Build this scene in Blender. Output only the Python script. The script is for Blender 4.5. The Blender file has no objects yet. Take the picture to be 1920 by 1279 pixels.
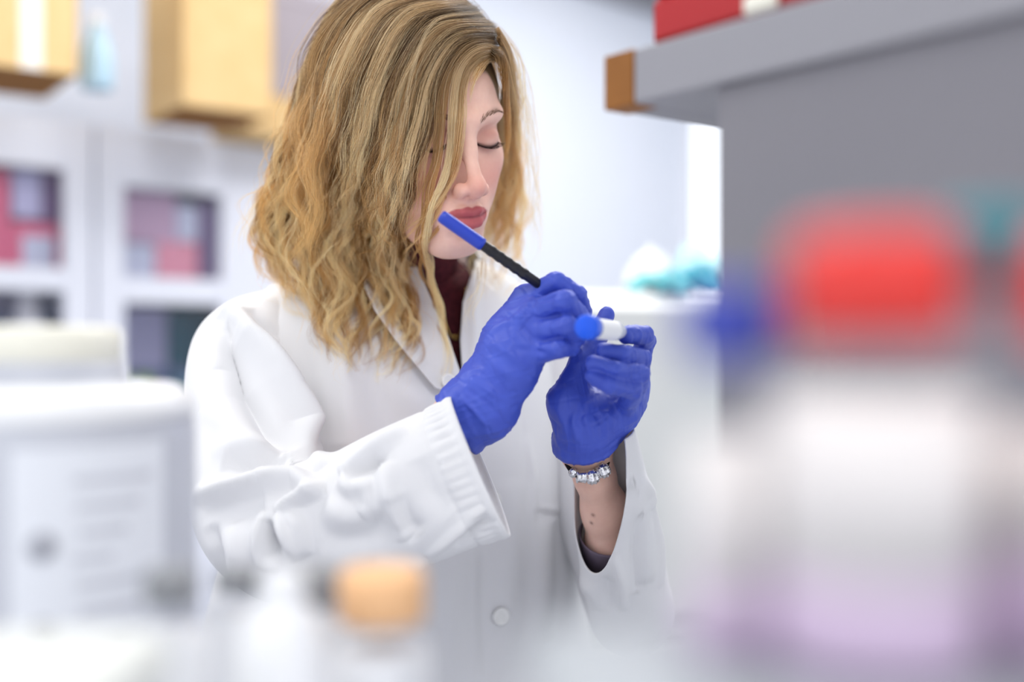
import bpy, math, random
import numpy as np
from mathutils import Vector, Matrix
from mathutils.bvhtree import BVHTree

# ------------------------------------------------------------------ scene, camera, light
SC = bpy.context.scene
COL = SC.collection
FPX = 40 / 36 * 1920.0
CZ = 1.25
cam_d = bpy.data.cameras.new('camera')
cam = bpy.data.objects.new('camera', cam_d)
COL.objects.link(cam)
cam.location = (0, 0, CZ)
cam.rotation_euler = (math.pi / 2, 0, 0)
cam_d.lens = 40
cam_d.sensor_width = 36
cam_d.clip_start = 0.02
cam_d.dof.use_dof = True
cam_d.dof.focus_distance = 1.02
cam_d.dof.aperture_fstop = 1.35
SC.camera = cam

vs = SC.view_settings
vs.view_transform = 'Standard'
vs.look = 'None'
vs.exposure = 0.14
vs.gamma = 1
vs.use_curve_mapping = False
SC.cycles.use_denoising = True
SC.cycles.max_bounces = 8
SC.cycles.diffuse_bounces = 4
SC.cycles.transparent_max_bounces = 12
SC.cycles.caustics_reflective = False
SC.cycles.caustics_refractive = False

world = bpy.data.worlds.new('room_daylight')
SC.world = world
world.use_nodes = True
wb = world.node_tree.nodes['Background']
wb.inputs[0].default_value = (0.92, 0.945, 1.0, 1)
wb.inputs[1].default_value = 1.05


def area(name, loc, target, size, size_y, power, color=(1, 1, 1)):
    d = bpy.data.lights.new(name, 'AREA')
    d.shape = 'RECTANGLE'
    d.size, d.size_y = size, size_y
    d.energy = power
    d.color = color
    o = bpy.data.objects.new(name, d)
    COL.objects.link(o)
    o.location = loc
    o.rotation_euler = (Vector(target) - Vector(loc)).to_track_quat('-Z', 'Y').to_euler()
    return o


# ceiling light panels (the luminous face of each ceiling fixture built below); the last is added front fill behind the camera
LAMPS = [(-1.60, 1.15, 20), (0.55, 2.15, 28), (-0.55, 1.75, 12), (1.0, 3.7, 28), (0.30, -0.35, 16)]
for i, (lx, ly, pw) in enumerate(LAMPS):
    area('ceiling_panel_lamp', (lx, ly, 2.93), (lx, ly, 0), 1.15, 0.55, pw, (1.0, 0.985, 0.96))

rng = np.random.default_rng(7)
random.seed(7)


# ------------------------------------------------------------------ helpers
def W(px, py, d):
    return np.array([(px - 960.0) * d / FPX, d, CZ - (py - 639.5) * d / FPX])


def link(o, parent=None):
    COL.objects.link(o)
    if parent is not None:
        o.parent = parent
    return o


def mesh_obj(name, verts, faces, mat=None, parent=None, smooth=True):
    me = bpy.data.meshes.new(name)
    verts = np.asarray(verts, dtype=np.float32)
    if isinstance(faces, np.ndarray) and faces.ndim == 2:
        nf, k = faces.shape
        me.vertices.add(len(verts))
        me.vertices.foreach_set('co', verts.ravel())
        me.loops.add(nf * k)
        me.loops.foreach_set('vertex_index', faces.astype(np.int32).ravel())
        me.polygons.add(nf)
        me.polygons.foreach_set('loop_start', np.arange(0, nf * k, k, dtype=np.int32))
        me.update(calc_edges=True)
        me.validate()
    else:
        me.from_pydata([tuple(map(float, v)) for v in verts], [], [list(map(int, f)) for f in faces])
        me.update()
    if smooth:
        me.polygons.foreach_set('use_smooth', np.ones(len(me.polygons), dtype=bool))
    if mat is not None:
        me.materials.append(mat)
    return link(bpy.data.objects.new(name, me), parent)


def thing(name, label, cat, loc=(0, 0, 0), group=None, rotz=0.0):
    o = bpy.data.objects.new(name, None)
    o.empty_display_size = 0.05
    link(o)
    o.location = loc
    o.rotation_euler = (0, 0, rotz)
    o['label'] = label
    o['category'] = cat
    if group:
        o['group'] = group
    return o


def tag(o, label, cat, group=None):
    o['label'] = label
    o['category'] = cat
    if group:
        o['group'] = group
    return o


def structure(o):
    o['kind'] = 'structure'
    return o


class MB:
    """collects boxes, lathes, tubes and grids, then links them as one mesh"""

    def __init__(self):
        self.v, self.f, self.n = [], [], 0

    def raw(self, v, f):
        v = np.asarray(v, float).reshape(-1, 3)
        self.v.append(v)
        self.f += [[i + self.n for i in q] for q in f]
        self.n += len(v)
        return self

    def box(self, c, s, rz=0.0, bev=0.0):
        c = np.asarray(c, float)
        h = np.asarray(s, float) / 2
        b = min(bev, h.min() * 0.9)
        if b <= 0:
            vv = np.array([[x, y, z] for z in (-1, 1) for y in (-1, 1) for x in (-1, 1)]) * h
            ff = [[0, 2, 3, 1], [4, 5, 7, 6], [0, 1, 5, 4], [2, 6, 7, 3], [0, 4, 6, 2], [1, 3, 7, 5]]
        else:
            vv, idx = [], {}
            for sx in (-1, 1):
                for sy in (-1, 1):
                    for sz in (-1, 1):
                        for ax in range(3):
                            p = np.array([sx * (h[0] - b), sy * (h[1] - b), sz * (h[2] - b)])
                            p[ax] = (sx, sy, sz)[ax] * h[ax]
                            idx[(sx, sy, sz, ax)] = len(vv)
                            vv.append(p)
            ff = []
            for ax in range(3):
                o1, o2 = [a for a in range(3) if a != ax]
                for s in (-1, 1):
                    q = []
                    for a1, a2 in ((-1, -1), (1, -1), (1, 1), (-1, 1)):
                        k = [0, 0, 0]
                        k[ax], k[o1], k[o2] = s, a1, a2
                        q.append(idx[(*k, ax)])
                    ff.append(q)
                for a1 in (-1, 1):
                    for a2 in (-1, 1):
                        k0, k1 = [0, 0, 0], [0, 0, 0]
                        k0[ax], k1[ax] = -1, 1
                        k0[o1] = k1[o1] = a1
                        k0[o2] = k1[o2] = a2
                        ff.append([idx[(*k0, o1)], idx[(*k1, o1)], idx[(*k1, o2)], idx[(*k0, o2)]])
            for sx in (-1, 1):
                for sy in (-1, 1):
                    for sz in (-1, 1):
                        ff.append([idx[(sx, sy, sz, a)] for a in range(3)])
            vv = np.array(vv)
        ca, sa = math.cos(rz), math.sin(rz)
        R = np.array([[ca, -sa, 0], [sa, ca, 0], [0, 0, 1]])
        return self.raw(vv @ R.T + c, ff)

    def lathe(self, prof, seg=40, c=(0, 0, 0), axis=None, ribs=0, ribdepth=0.0, ribrows=()):
        """prof: list of (radius, height)"""
        c = np.asarray(c, float)
        th = np.linspace(0, 2 * math.pi, seg, endpoint=False)
        rows = []
        for i, (r, z) in enumerate(prof):
            rr = np.full(seg, r)
            if ribs and i in ribrows:
                rr = r + ribdepth * (np.arange(seg) % 2)
            rows.append(np.c_[rr * np.cos(th), rr * np.sin(th), np.full(seg, z)])
        v = np.concatenate(rows)
        if axis is not None:
            t = Vector(axis).normalized()
            q = Vector((0, 0, 1)).rotation_difference(t).to_matrix()
            v = v @ np.array(q).T
        f = []
        for i in range(len(prof) - 1):
            for j in range(seg):
                k = (j + 1) % seg
                f.append([i * seg + j, i * seg + k, (i + 1) * seg + k, (i + 1) * seg + j])
        return self.raw(v + c, f)

    def tube(self, pts, r, seg=10, cap=True):
        pts = np.asarray(pts, float)
        n = len(pts)
        r = np.broadcast_to(np.asarray(r, float), (n,))
        t = np.gradient(pts, axis=0)
        t /= np.linalg.norm(t, axis=1)[:, None] + 1e-12
        ref = np.array([0, 0, 1.0]) if abs(t[0][2]) < 0.9 else np.array([1.0, 0, 0])
        n1 = np.cross(t[0], ref)
        n1 /= np.linalg.norm(n1)
        vv = []
        th = np.linspace(0, 2 * math.pi, seg, endpoint=False)
        for i in range(n):
            n1 = n1 - t[i] * np.dot(n1, t[i])
            n1 /= np.linalg.norm(n1)
            n2 = np.cross(t[i], n1)
            vv.append(pts[i] + r[i] * (np.cos(th)[:, None] * n1 + np.sin(th)[:, None] * n2))
        f = []
        for i in range(n - 1):
            for j in range(seg):
                k = (j + 1) % seg
                f.append([i * seg + j, i * seg + k, (i + 1) * seg + k, (i + 1) * seg + j])
        if cap:
            f.append(list(range(seg))[::-1])
            f.append([(n - 1) * seg + j for j in range(seg)])
        return self.raw(np.concatenate(vv), f)

    def grid(self, P):
        """P: (n, m, 3) sheet"""
        n, m, _ = P.shape
        f = [[i * m + j, i * m + j + 1, (i + 1) * m + j + 1, (i + 1) * m + j] for i in range(n - 1) for j in range(m - 1)]
        return self.raw(P.reshape(-1, 3), f)

    def build(self, name, mat=None, parent=None, smooth=False, bevel=0.0):
        o = mesh_obj(name, np.concatenate(self.v), self.f, mat, parent, smooth)
        if bevel:
            b = o.modifiers.new('bevel', 'BEVEL')
            b.width = bevel
            b.segments = 2
            b.limit_method = 'ANGLE'
        if smooth == 'auto':
            pass
        return o


def spline(P, n):
    """Catmull-Rom through control rows, resampled to n rows by chord length"""
    P = np.asarray(P, float)
    Q = np.vstack([2 * P[0] - P[1], P, 2 * P[-1] - P[-2]])
    seg = len(P) - 1
    out = []
    per = 24
    for i in range(seg):
        p0, p1, p2, p3 = Q[i], Q[i + 1], Q[i + 2], Q[i + 3]
        t = np.linspace(0, 1, per, endpoint=(i == seg - 1))[:, None]
        out.append(0.5 * (2 * p1 + (p2 - p0) * t + (2 * p0 - 5 * p1 + 4 * p2 - p3) * t ** 2 + (3 * p1 - p0 - 3 * p2 + p3) * t ** 3))
    S = np.vstack(out)
    L = np.r_[0, np.cumsum(np.linalg.norm(np.diff(S[:, :3], axis=0), axis=1))]
    u = np.linspace(0, L[-1], n)
    return np.stack([np.interp(u, L, S[:, k]) for k in range(S.shape[1])], 1)


# ------------------------------------------------------------------ materials
def srgb(r, g, b):
    def c(x):
        x /= 255.0
        return x / 12.92 if x <= 0.04045 else ((x + 0.055) / 1.055) ** 2.4
    return (c(r), c(g), c(b), 1.0)


def mat(name, col, rough=0.5, spec=0.5, metal=0.0, trans=0.0, sss=0.0, noise=None, bump=None, coat=0.0, sheen=0.0):
    """noise: (scale, colour2, amount); bump: (scale, strength, distance)"""
    m = bpy.data.materials.new(name)
    m.use_nodes = True
    nt = m.node_tree
    b = nt.nodes['Principled BSDF']
    b.inputs['Base Color'].default_value = col
    b.inputs['Roughness'].default_value = rough
    b.inputs['Specular IOR Level'].default_value = spec
    b.inputs['Metallic'].default_value = metal
    b.inputs['Transmission Weight'].default_value = trans
    b.inputs['Coat Weight'].default_value = coat
    b.inputs['Sheen Weight'].default_value = sheen
    if sss:
        b.inputs['Subsurface Weight'].default_value = sss
        b.inputs['Subsurface Radius'].default_value = (1.0, 0.35, 0.2)
        b.inputs['Subsurface Scale'].default_value = 0.006
    tc = nt.nodes.new('ShaderNodeTexCoord')
    if noise:
        n = nt.nodes.new('ShaderNodeTexNoise')
        n.inputs['Scale'].default_value = noise[0]
        n.inputs['Detail'].default_value = 4
        nt.links.new(tc.outputs['Object'], n.inputs['Vector'])
        mx = nt.nodes.new('ShaderNodeMix')
        mx.data_type = 'RGBA'
        mx.inputs[6].default_value = col
        mx.inputs[7].default_value = noise[1]
        mr = nt.nodes.new('ShaderNodeMapRange')
        mr.inputs[1].default_value = 0.35
        mr.inputs[2].default_value = 0.7
        mr.inputs[4].default_value = noise[2]
        nt.links.new(n.outputs[0], mr.inputs[0])
        nt.links.new(mr.outputs[0], mx.inputs[0])
        nt.links.new(mx.outputs[2], b.inputs['Base Color'])
    if bump:
        n2 = nt.nodes.new('ShaderNodeTexNoise')
        n2.inputs['Scale'].default_value = bump[0]
        n2.inputs['Detail'].default_value = 3
        nt.links.new(tc.outputs['Object'], n2.inputs['Vector'])
        bp = nt.nodes.new('ShaderNodeBump')
        bp.inputs['Strength'].default_value = bump[1]
        bp.inputs['Distance'].default_value = bump[2]
        nt.links.new(n2.outputs[0], bp.inputs['Height'])
        nt.links.new(bp.outputs[0], b.inputs['Normal'])
    return m


def glass_mat(name, tint, gloss=0.12, rough=0.05):
    """thin glass or clear plastic wall: lets light straight through, reflects at its surface"""
    m = bpy.data.materials.new(name)
    m.use_nodes = True
    nt = m.node_tree
    nt.nodes.remove(nt.nodes['Principled BSDF'])
    tr = nt.nodes.new('ShaderNodeBsdfTransparent')
    tr.inputs[0].default_value = tint
    gl = nt.nodes.new('ShaderNodeBsdfGlossy')
    gl.inputs['Roughness'].default_value = rough
    lw = nt.nodes.new('ShaderNodeLayerWeight')
    lw.inputs[0].default_value = 0.25
    mr = nt.nodes.new('ShaderNodeMapRange')
    mr.inputs[3].default_value = gloss * 0.4
    mr.inputs[4].default_value = min(1.0, gloss * 5)
    nt.links.new(lw.outputs['Fresnel'], mr.inputs[0])
    mx = nt.nodes.new('ShaderNodeMixShader')
    nt.links.new(mr.outputs[0], mx.inputs[0])
    nt.links.new(tr.outputs[0], mx.inputs[1])
    nt.links.new(gl.outputs[0], mx.inputs[2])
    nt.links.new(mx.outputs[0], nt.nodes['Material Output'].inputs[0])
    return m


def attr_mat(name, attr, rough=0.5, spec=0.4, sss=0.0, bump=None):
    m = mat(name, (0.8, 0.8, 0.8, 1), rough, spec, sss=sss, bump=bump)
    nt = m.node_tree
    a = nt.nodes.new('ShaderNodeAttribute')
    a.attribute_name = attr
    nt.links.new(a.outputs['Color'], nt.nodes['Principled BSDF'].inputs['Base Color'])
    return m


def set_color(o, cols, name='tint'):
    a = o.data.color_attributes.new(name, 'FLOAT_COLOR', 'POINT')
    c = np.c_[cols, np.ones(len(cols))].astype(np.float32)
    a.data.foreach_set('color', c.ravel())


M = {
    'wall': mat('wall_paint', srgb(230, 235, 246), 0.85, 0.2, noise=(3, srgb(234, 237, 246), 0.5)),
    'ceiling': mat('ceiling_paint', srgb(235, 235, 232), 0.9, 0.2),
    'floor': mat('floor_vinyl', srgb(170, 172, 176), 0.5, 0.4, noise=(40, srgb(150, 152, 158), 0.6)),
    'white_lam': mat('white_laminate', srgb(236, 238, 245), 0.45, 0.4),
    'cab_white': mat('cabinet_white', srgb(228, 231, 243), 0.5, 0.4),
    'cab_inner': mat('cabinet_interior', srgb(208, 204, 226), 0.7, 0.2),
    'card': mat('cardboard', srgb(224, 192, 142), 0.85, 0.15, noise=(14, srgb(214, 178, 124), 0.6)),
    'card_flap': mat('cardboard_flap', srgb(150, 105, 60), 0.85, 0.15),
    'tape': mat('packing_tape', srgb(240, 232, 222), 0.3, 0.5),
    'grey_lam': mat('grey_laminate', srgb(131, 129, 135), 0.6, 0.3, noise=(6, srgb(124, 122, 129), 0.5)),
    'grey_edge': mat('grey_laminate_edge', srgb(150, 149, 155), 0.55, 0.3),
    'oak': mat('oak_edge', srgb(150, 96, 40), 0.6, 0.3, noise=(30, srgb(120, 74, 30), 0.6)),
    'shelf_lam': mat('pale_shelf_laminate', srgb(170, 175, 180), 0.7, 0.2),
    'ivory': mat('ivory_plastic', srgb(240, 238, 224), 0.4, 0.5),
    'tub': mat('frosted_plastic', srgb(196, 199, 208), 0.45, 0.5, noise=(5, srgb(186, 188, 198), 0.5)),
    'white_pl': mat('white_plastic', srgb(240, 241, 243), 0.35, 0.5),
    'grey_cap': mat('grey_plastic', srgb(140, 142, 146), 0.5, 0.4),
    'peach': mat('peach_plastic', srgb(240, 190, 140), 0.5, 0.4),
    'paper': mat('paper_label', srgb(228, 231, 238), 0.7, 0.2),
    'print': mat('grey_print', srgb(202, 204, 213), 0.7, 0.2),
    'red': mat('red_plastic', srgb(240, 66, 60), 0.4, 0.4),
    'dark_red': mat('dark_red_plastic', srgb(176, 28, 34), 0.45, 0.4),
    'teal': mat('teal_plastic', srgb(36, 140, 152), 0.4, 0.4),
    'teal_cloth': mat('teal_cloth', srgb(120, 200, 205), 0.8, 0.2),
    'blue_cap': mat('blue_cap_plastic', srgb(0, 88, 232), 0.35, 0.5),
    'navy_cap': mat('navy_cap_plastic', srgb(62, 76, 178), 0.45, 0.4),
    'pale_fill': mat('pale_powder', srgb(250, 242, 238), 0.9, 0.1),
    'mauve_fill': mat('mauve_liquid', srgb(220, 196, 222), 0.4, 0.3),
    'metal': mat('brushed_steel', srgb(190, 192, 196), 0.35, 0.5, metal=1.0),
    'silver': mat('silver', srgb(225, 225, 228), 0.2, 0.5, metal=1.0),
    'gold': mat('gold', srgb(220, 190, 120), 0.25, 0.5, metal=1.0),
    'black': mat('black_plastic', srgb(14, 13, 24), 0.35, 0.5),
    'cord': mat('black_cord', srgb(28, 24, 30), 0.8, 0.2),
    'pen_blue': mat('pen_blue_plastic', srgb(34, 64, 184), 0.35, 0.5),
    'coat': mat('white_cotton', srgb(229, 229, 231), 0.9, 0.15, bump=(900, 0.06, 0.0006)),
    'coat_in': mat('white_cotton_inside', srgb(226, 226, 230), 0.92, 0.1),
    'button': mat('pearl_button', srgb(240, 240, 238), 0.25, 0.5),
    'glove': mat('blue_nitrile', srgb(68, 90, 198), 0.48, 0.42, noise=(60, srgb(58, 77, 184), 0.6), bump=(420, 0.12, 0.0007)),
    'blouse': mat('burgundy_knit', srgb(88, 34, 42), 0.9, 0.2, noise=(160, srgb(56, 20, 30), 0.8)),
    'undersleeve': mat('mauve_grey_knit', srgb(112, 100, 116), 0.9, 0.15),
    'trousers': mat('dark_denim', srgb(52, 56, 78), 0.9, 0.15),
    'shoe': mat('black_leather', srgb(30, 28, 30), 0.4, 0.4),
    'lash': mat('dark_lash', srgb(48, 36, 32), 0.7, 0.2),
    'brow': mat('brow_hair', srgb(122, 94, 74), 0.8, 0.2),
    'skin': attr_mat('skin', 'tint', 0.5, 0.35, sss=0.12, bump=(900, 0.05, 0.0004)),
    'glass': glass_mat('clear_glass', (0.97, 0.98, 0.99, 1), 0.03),
    'cab_glass': glass_mat('cabinet_glass', (0.96, 0.96, 0.98, 1), 0.06, 0.2),
    'clear_pl': glass_mat('clear_plastic', (0.95, 0.955, 0.97, 1), 0.05, 0.2),
}


# ------------------------------------------------------------------ the room
AX = np.array([math.sin(math.radians(47)), math.cos(math.radians(47)), 0])      # along the cabinet wall, away to the right
BX = np.array([-math.sin(math.radians(43)), math.cos(math.radians(43)), 0])     # into the cabinet wall, away to the left
RZ = math.atan2(AX[1], AX[0])
CAB0 = W(180, 640, 3.0)
CAB0[2] = 0


def on_wall(px, off=0.0):
    """distance along the cabinet wall at which a photograph column meets it"""
    o = CAB0 + off * BX
    k = (px - 960) / FPX
    return (k * o[1] - o[0]) / (AX[0] - k * AX[1])


def wall_pt(t, off=0.0, z=0.0):
    p = CAB0 + t * AX + off * BX
    return np.array([p[0], p[1], z])


def z_at(py, d):
    return CZ - (py - 639.5) * d / FPX


def wbox(mb, t0, t1, o0, o1, z0, z1, bev=0.0):
    c = wall_pt((t0 + t1) / 2, (o0 + o1) / 2, (z0 + z1) / 2)
    mb.box(c, (abs(t1 - t0), abs(o1 - o0), abs(z1 - z0)), RZ, bev)
    return mb


structure(MB().box((0.6, 2.6, -.05), (9, 9.5, .1)).build('floor', M['floor']))
structure(MB().box((0.6, 3.5, 3.0), (9, 7.6, .1)).build('ceiling', M['ceiling']))
structure(wbox(MB(), -2.6, 5.2, .46, .56, 0, 2.95).build('wall_back', M['wall']))
wl = wall_pt(5.2, .46)
structure(MB().box(wl + np.array([.34, -1.9, 1.475]), (.1, 4.6, 2.95), math.radians(0)).build('wall_right', M['wall']))
# skirting and a services rail under the ceiling on the back wall
structure(wbox(MB(), -2.6, 5.2, .445, .46, 0, .10, .003).build('baseboard_back', M['white_lam']))
structure(wbox(MB(), 1.15, 5.2, .40, .46, 2.76, 2.86, .01).build('trim_1', M['grey_edge']))

# ceiling fixtures with their diffusers
for i, (lx, ly, pw) in enumerate(LAMPS):
    lab = ['ceiling light panel over the left of the benches', 'ceiling light panel behind the woman', 'ceiling light panel in front of the cabinets',
           'ceiling light panel farthest back in the room', 'added ceiling light panel behind the camera, for front fill'][i]
    t = thing('ceiling_light', lab, 'light', (lx, ly, 2.945), 'ceiling light panels')
    fr = MB()
    for dx, dy, sx, sy in ((0, .30, 1.25, .05), (0, -.30, 1.25, .05), (.60, 0, .05, .65), (-.60, 0, .05, .65)):
        fr.box((dx, dy, -.006), (sx, sy, .03), 0, .004)
    fr.build('frame', M['white_lam'], t)
    MB().box((0, 0, -.002), (1.16, .56, .006)).build('diffuser', M['white_pl'], t)

# ------------------------------------------------------------------ glass-fronted cabinets on the left
CAB_TOP = CZ + .575
CT0, CT1 = on_wall(-330), on_wall(640)
cabs = [(CT0, on_wall(178), 'white glass door cabinet at the left edge, pink boxes inside'),
        (on_wall(178), CT1, 'white glass door cabinet beside her hair, pink and mauve boxes inside')]
# opening columns of the glass as seen: (left, right)
DOORS = [(-190, 121), (234, 416)]
ZG = []
for (ct0, ct1, lab), (g0, g1) in zip(cabs, DOORS):
    t = thing('glass_cabinet', lab, 'cabinet', wall_pt((ct0 + ct1) / 2, .2), 'white glass door cabinets')
    t.rotation_euler = (0, 0, RZ)
    inv = t.matrix_basis.inverted()

    def part(mb, name, m, parent=None, smooth=False, T_=t):
        o = mb.build(name, m, parent or T_, smooth)
        if parent is None:
            o.matrix_parent_inverse = Matrix.LocRotScale(T_.location, T_.rotation_euler.to_quaternion(), None).inverted()
        return o
    part(wbox(wbox(wbox(MB(), ct0, ct1, .03, .44, CAB_TOP - .03, CAB_TOP), ct0, ct0 + .02, .03, .44, .06, CAB_TOP - .03), ct1 - .02, ct1, .03, .44, .06, CAB_TOP - .03), 'body', M['cab_white'])
    part(wbox(MB(), ct0 + .02, ct1 - .02, .30, .315, .06, CAB_TOP - .03), 'back_panel', M['cab_inner'])
    part(wbox(MB(), ct0 + .01, ct1 - .01, .06, .42, 0, .06), 'plinth', M['grey_lam'])
    a0, a1 = on_wall(g0), on_wall(g1)
    d0 = wall_pt(a0)[1]
    d1 = wall_pt(a1)[1]
    zt = z_at(312, wall_pt(on_wall(60))[1]) if g0 < 0 else z_at(357, wall_pt(on_wall(325))[1])
    zm1 = z_at(500, wall_pt(on_wall(60))[1]) if g0 < 0 else z_at(522, wall_pt(on_wall(325))[1])
    zm0 = z_at(545, wall_pt(on_wall(60))[1]) if g0 < 0 else z_at(570, wall_pt(on_wall(325))[1])
    zb = zm0 - .32
    door = MB()
    wbox(door, ct0 + .004, a0, 0, .025, .08, CAB_TOP - .004, .003)
    wbox(door, a1, ct1 - .004, 0, .025, .08, CAB_TOP - .004, .003)
    for z0, z1 in ((zt, CAB_TOP - .004), (zm0, zm1), (.08, zb)):
        wbox(door, a0 - .001, a1 + .001, 0, .025, z0, z1, .003)
    d_o = part(door, 'door', M['cab_white'])
    for z0, z1 in ((zm1, zt), (zb, zm0)):
        p = wbox(MB(), a0 - .004, a1 + .004, .010, .014, z0 - .004, z1 + .004).build('pane', M['cab_glass'], d_o)
    hb = MB()
    hx = a0 - .03 if g0 > 0 else a1 + .03
    hb.tube([wall_pt(hx, z_ * 0 - .03, z_) for z_ in np.linspace(zm0 - .40, zm0 - .24, 8)], .005, 8)
    for z_ in (zm0 - .39, zm0 - .25):
        hb.tube([wall_pt(hx, -.03, z_), wall_pt(hx, .002, z_)], .004, 8)
    hb.build('handle', M['metal'], d_o, True)
    # inner shelf boards
    for z_ in (zm0 + .01, zb + .02):
        part(wbox(MB(), ct0 + .02, ct1 - .02, .05, .30, z_, z_ + .02), 'shelf', M['cab_white'])
    ZG.append((a0, a1, zm0 + .03, zt, zb + .04, zm0))


def cab_item(name, label, cat, ta, tb, o0, o1, z0, z1, m, group, lid=None, front=None):
    """a carton or box file standing in a cabinet"""
    if ta < cabs[0][1]:
        tb = min(tb, cabs[0][1] - .024)
    w_, d_, h_ = tb - ta, o1 - o0, z1 - z0
    t = thing(name, label, cat, wall_pt((ta + tb) / 2, (o0 + o1) / 2, z0), group, RZ)
    MB().box((0, 0, h_ / 2), (w_, d_, h_), 0, .003).build('body', m, t)
    if lid is not None:
        MB().box((0, 0, h_ - .012), (w_ + .006, d_ + .006, .03), 0, .002).build('lid', lid, t)
    if front is not None:
        MB().box((0, -d_ / 2 - .001, h_ * .5), (w_ * .6, .002, h_ * .55)).build('label_sheet', front, t)
    return t


pink = mat('pink_card', srgb(244, 164, 184), 0.6, 0.3)
rose = mat('rose_card', srgb(236, 116, 150), 0.6, 0.3)
mauve = mat('mauve_card', srgb(214, 180, 206), 0.6, 0.3)
plum = mat('plum_card', srgb(132, 106, 150), 0.6, 0.3)
lilac = mat('lilac_card', srgb(204, 202, 236), 0.6, 0.3)
pale = mat('pale_card', srgb(214, 220, 240), 0.6, 0.3)
slate = mat('slate_card', srgb(130, 146, 184), 0.6, 0.3)
dteal = mat('dark_teal_card', srgb(84, 130, 146), 0.6, 0.3)
green = mat('green_card', srgb(134, 168, 66), 0.6, 0.3)


def cx(px):
    return on_wall(px, .06)


a0, a1, z1, zt, z2, zm = ZG[0]
h1 = zt - z1
for px0, px1, zz0, zz1, o0, o1, m_, lid, fr, nm, lab in (
        (-40, 17, 0, h1 * .98, .06, .26, rose, None, None, 'carton', 'tall rose carton at the left edge of the upper cabinet shelf'),
        (24, 78, h1 * .56, h1 * 1.0, .06, .26, lilac, None, None, 'carton', 'lilac carton on top of a pink box, left cabinet'),
        (20, 122, 0, h1 * .52, .06, .26, rose, None, pale, 'carton', 'rose box with a large pale label, left cabinet'),
        (80, 150, h1 * .54, h1 * 1.02, .07, .26, plum, None, None, 'carton', 'dark plum carton beside the lilac one, left cabinet')):
    cab_item(nm, lab, 'box', cx(px0), cx(px1), o0, o1, z1 + zz0, z1 + zz1, m_, 'boxes in the left cabinet', lid, fr)
h2 = zm - z2
for px0, px1, f, m_, lab in ((-20, 28, .8, slate, 'slate box on the lower shelf, left cabinet'), (84, 140, .85, slate, 'slate box right of the white bottle, left cabinet')):
    cab_item('carton', lab, 'box', cx(px0) + .05, cx(px1) + .05, .215, .29, z2, z2 + h2 * f, m_, 'boxes in the left cabinet')
a0, a1, z1, zt, z2, zm = ZG[1]
h1 = zt - z1
for px0, px1, zz0, zz1, m_, lid, fr, lab in (
        (232, 330, h1 * .50, h1 * 1.0, mauve, None, None, 'mauve carton lying on the pale boxes, right cabinet'),
        (232, 292, 0, h1 * .48, pale, None, None, 'pale box at the front of the upper shelf, right cabinet'),
        (294, 372, 0, h1 * .52, pink, None, None, 'pink box on the upper shelf, right cabinet'),
        (332, 372, h1 * .53, h1 * .9, pale, None, None, 'small pale box on top of the pink one, right cabinet'),
        (376, 394, 0, h1 * .98, plum, None, None, 'narrow plum file beside the pink box, right cabinet'),
        (396, 440, 0, h1 * .95, lilac, None, None, 'lilac file at the right of the upper shelf, right cabinet')):
    cab_item('carton', lab, 'box', cx(px0), cx(px1), .06, .26, z1 + zz0, z1 + zz1, m_, 'boxes in the right cabinet', lid, fr)
for px0, px1, f0, f1, o0, m_, lab in ((236, 350, .34, .98, .18, lilac, 'large lilac carton on the lower shelf, right cabinet'),
                                      (354, 430, .34, .96, .18, dteal, 'dark teal carton on the lower shelf, right cabinet')):
    cab_item('carton', lab, 'box', cx(px0), cx(px1), o0, .29, z2 + .10, z2 + (zm - z2) * f1, m_, 'boxes in the right cabinet')
    cab_item('carton', 'flat slate carton under the ' + lab.split(' carton')[0], 'box', cx(px0), cx(px1), o0, .29, z2, z2 + .098, slate, 'boxes in the right cabinet')
for k, (px0, px1, h_, m_, nm) in enumerate(((236, 262, .085, green, 'first green'), (264, 284, .07, pale, 'pale'), (286, 302, .085, green, 'second green'), (304, 318, .06, plum, 'plum'), (320, 342, .055, pale, 'small pale'), (346, 372, .075, dteal, 'teal'))):
    cab_item('reagent_box', nm + ' reagent box in the low front row, right cabinet', 'box', cx(px0) - .03, cx(px1) - .03, .05, .13, z2, z2 + h_, m_, 'small reagent boxes in the right cabinet')


# white bottle in the lower left cabinet
def wash_bottle(name, label, loc, h, r, body, cap, group=None):
    t = thing(name, label, 'bottle', loc, group)
    MB().lathe([(0, 0), (r * .96, 0), (r, .006), (r, h * .35), (r * .9, h * .55), (r * .42, h * .84), (r * .34, h * .88), (r * .34, h * .93)], 32).build('body', body, t, True)
    MB().lathe([(r * .38, h * .87), (r * .42, h * .88), (r * .42, h * .98), (r * .38, h), (0, h)], 32).build('cap', cap, t, True)
    return t


z2l = ZG[0][4]
wash_bottle('bottle', 'white tapering bottle on the lower shelf, left cabinet', wall_pt(cx(66), .115, z2l), .29, .060, M['white_pl'], M['white_pl'])


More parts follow.
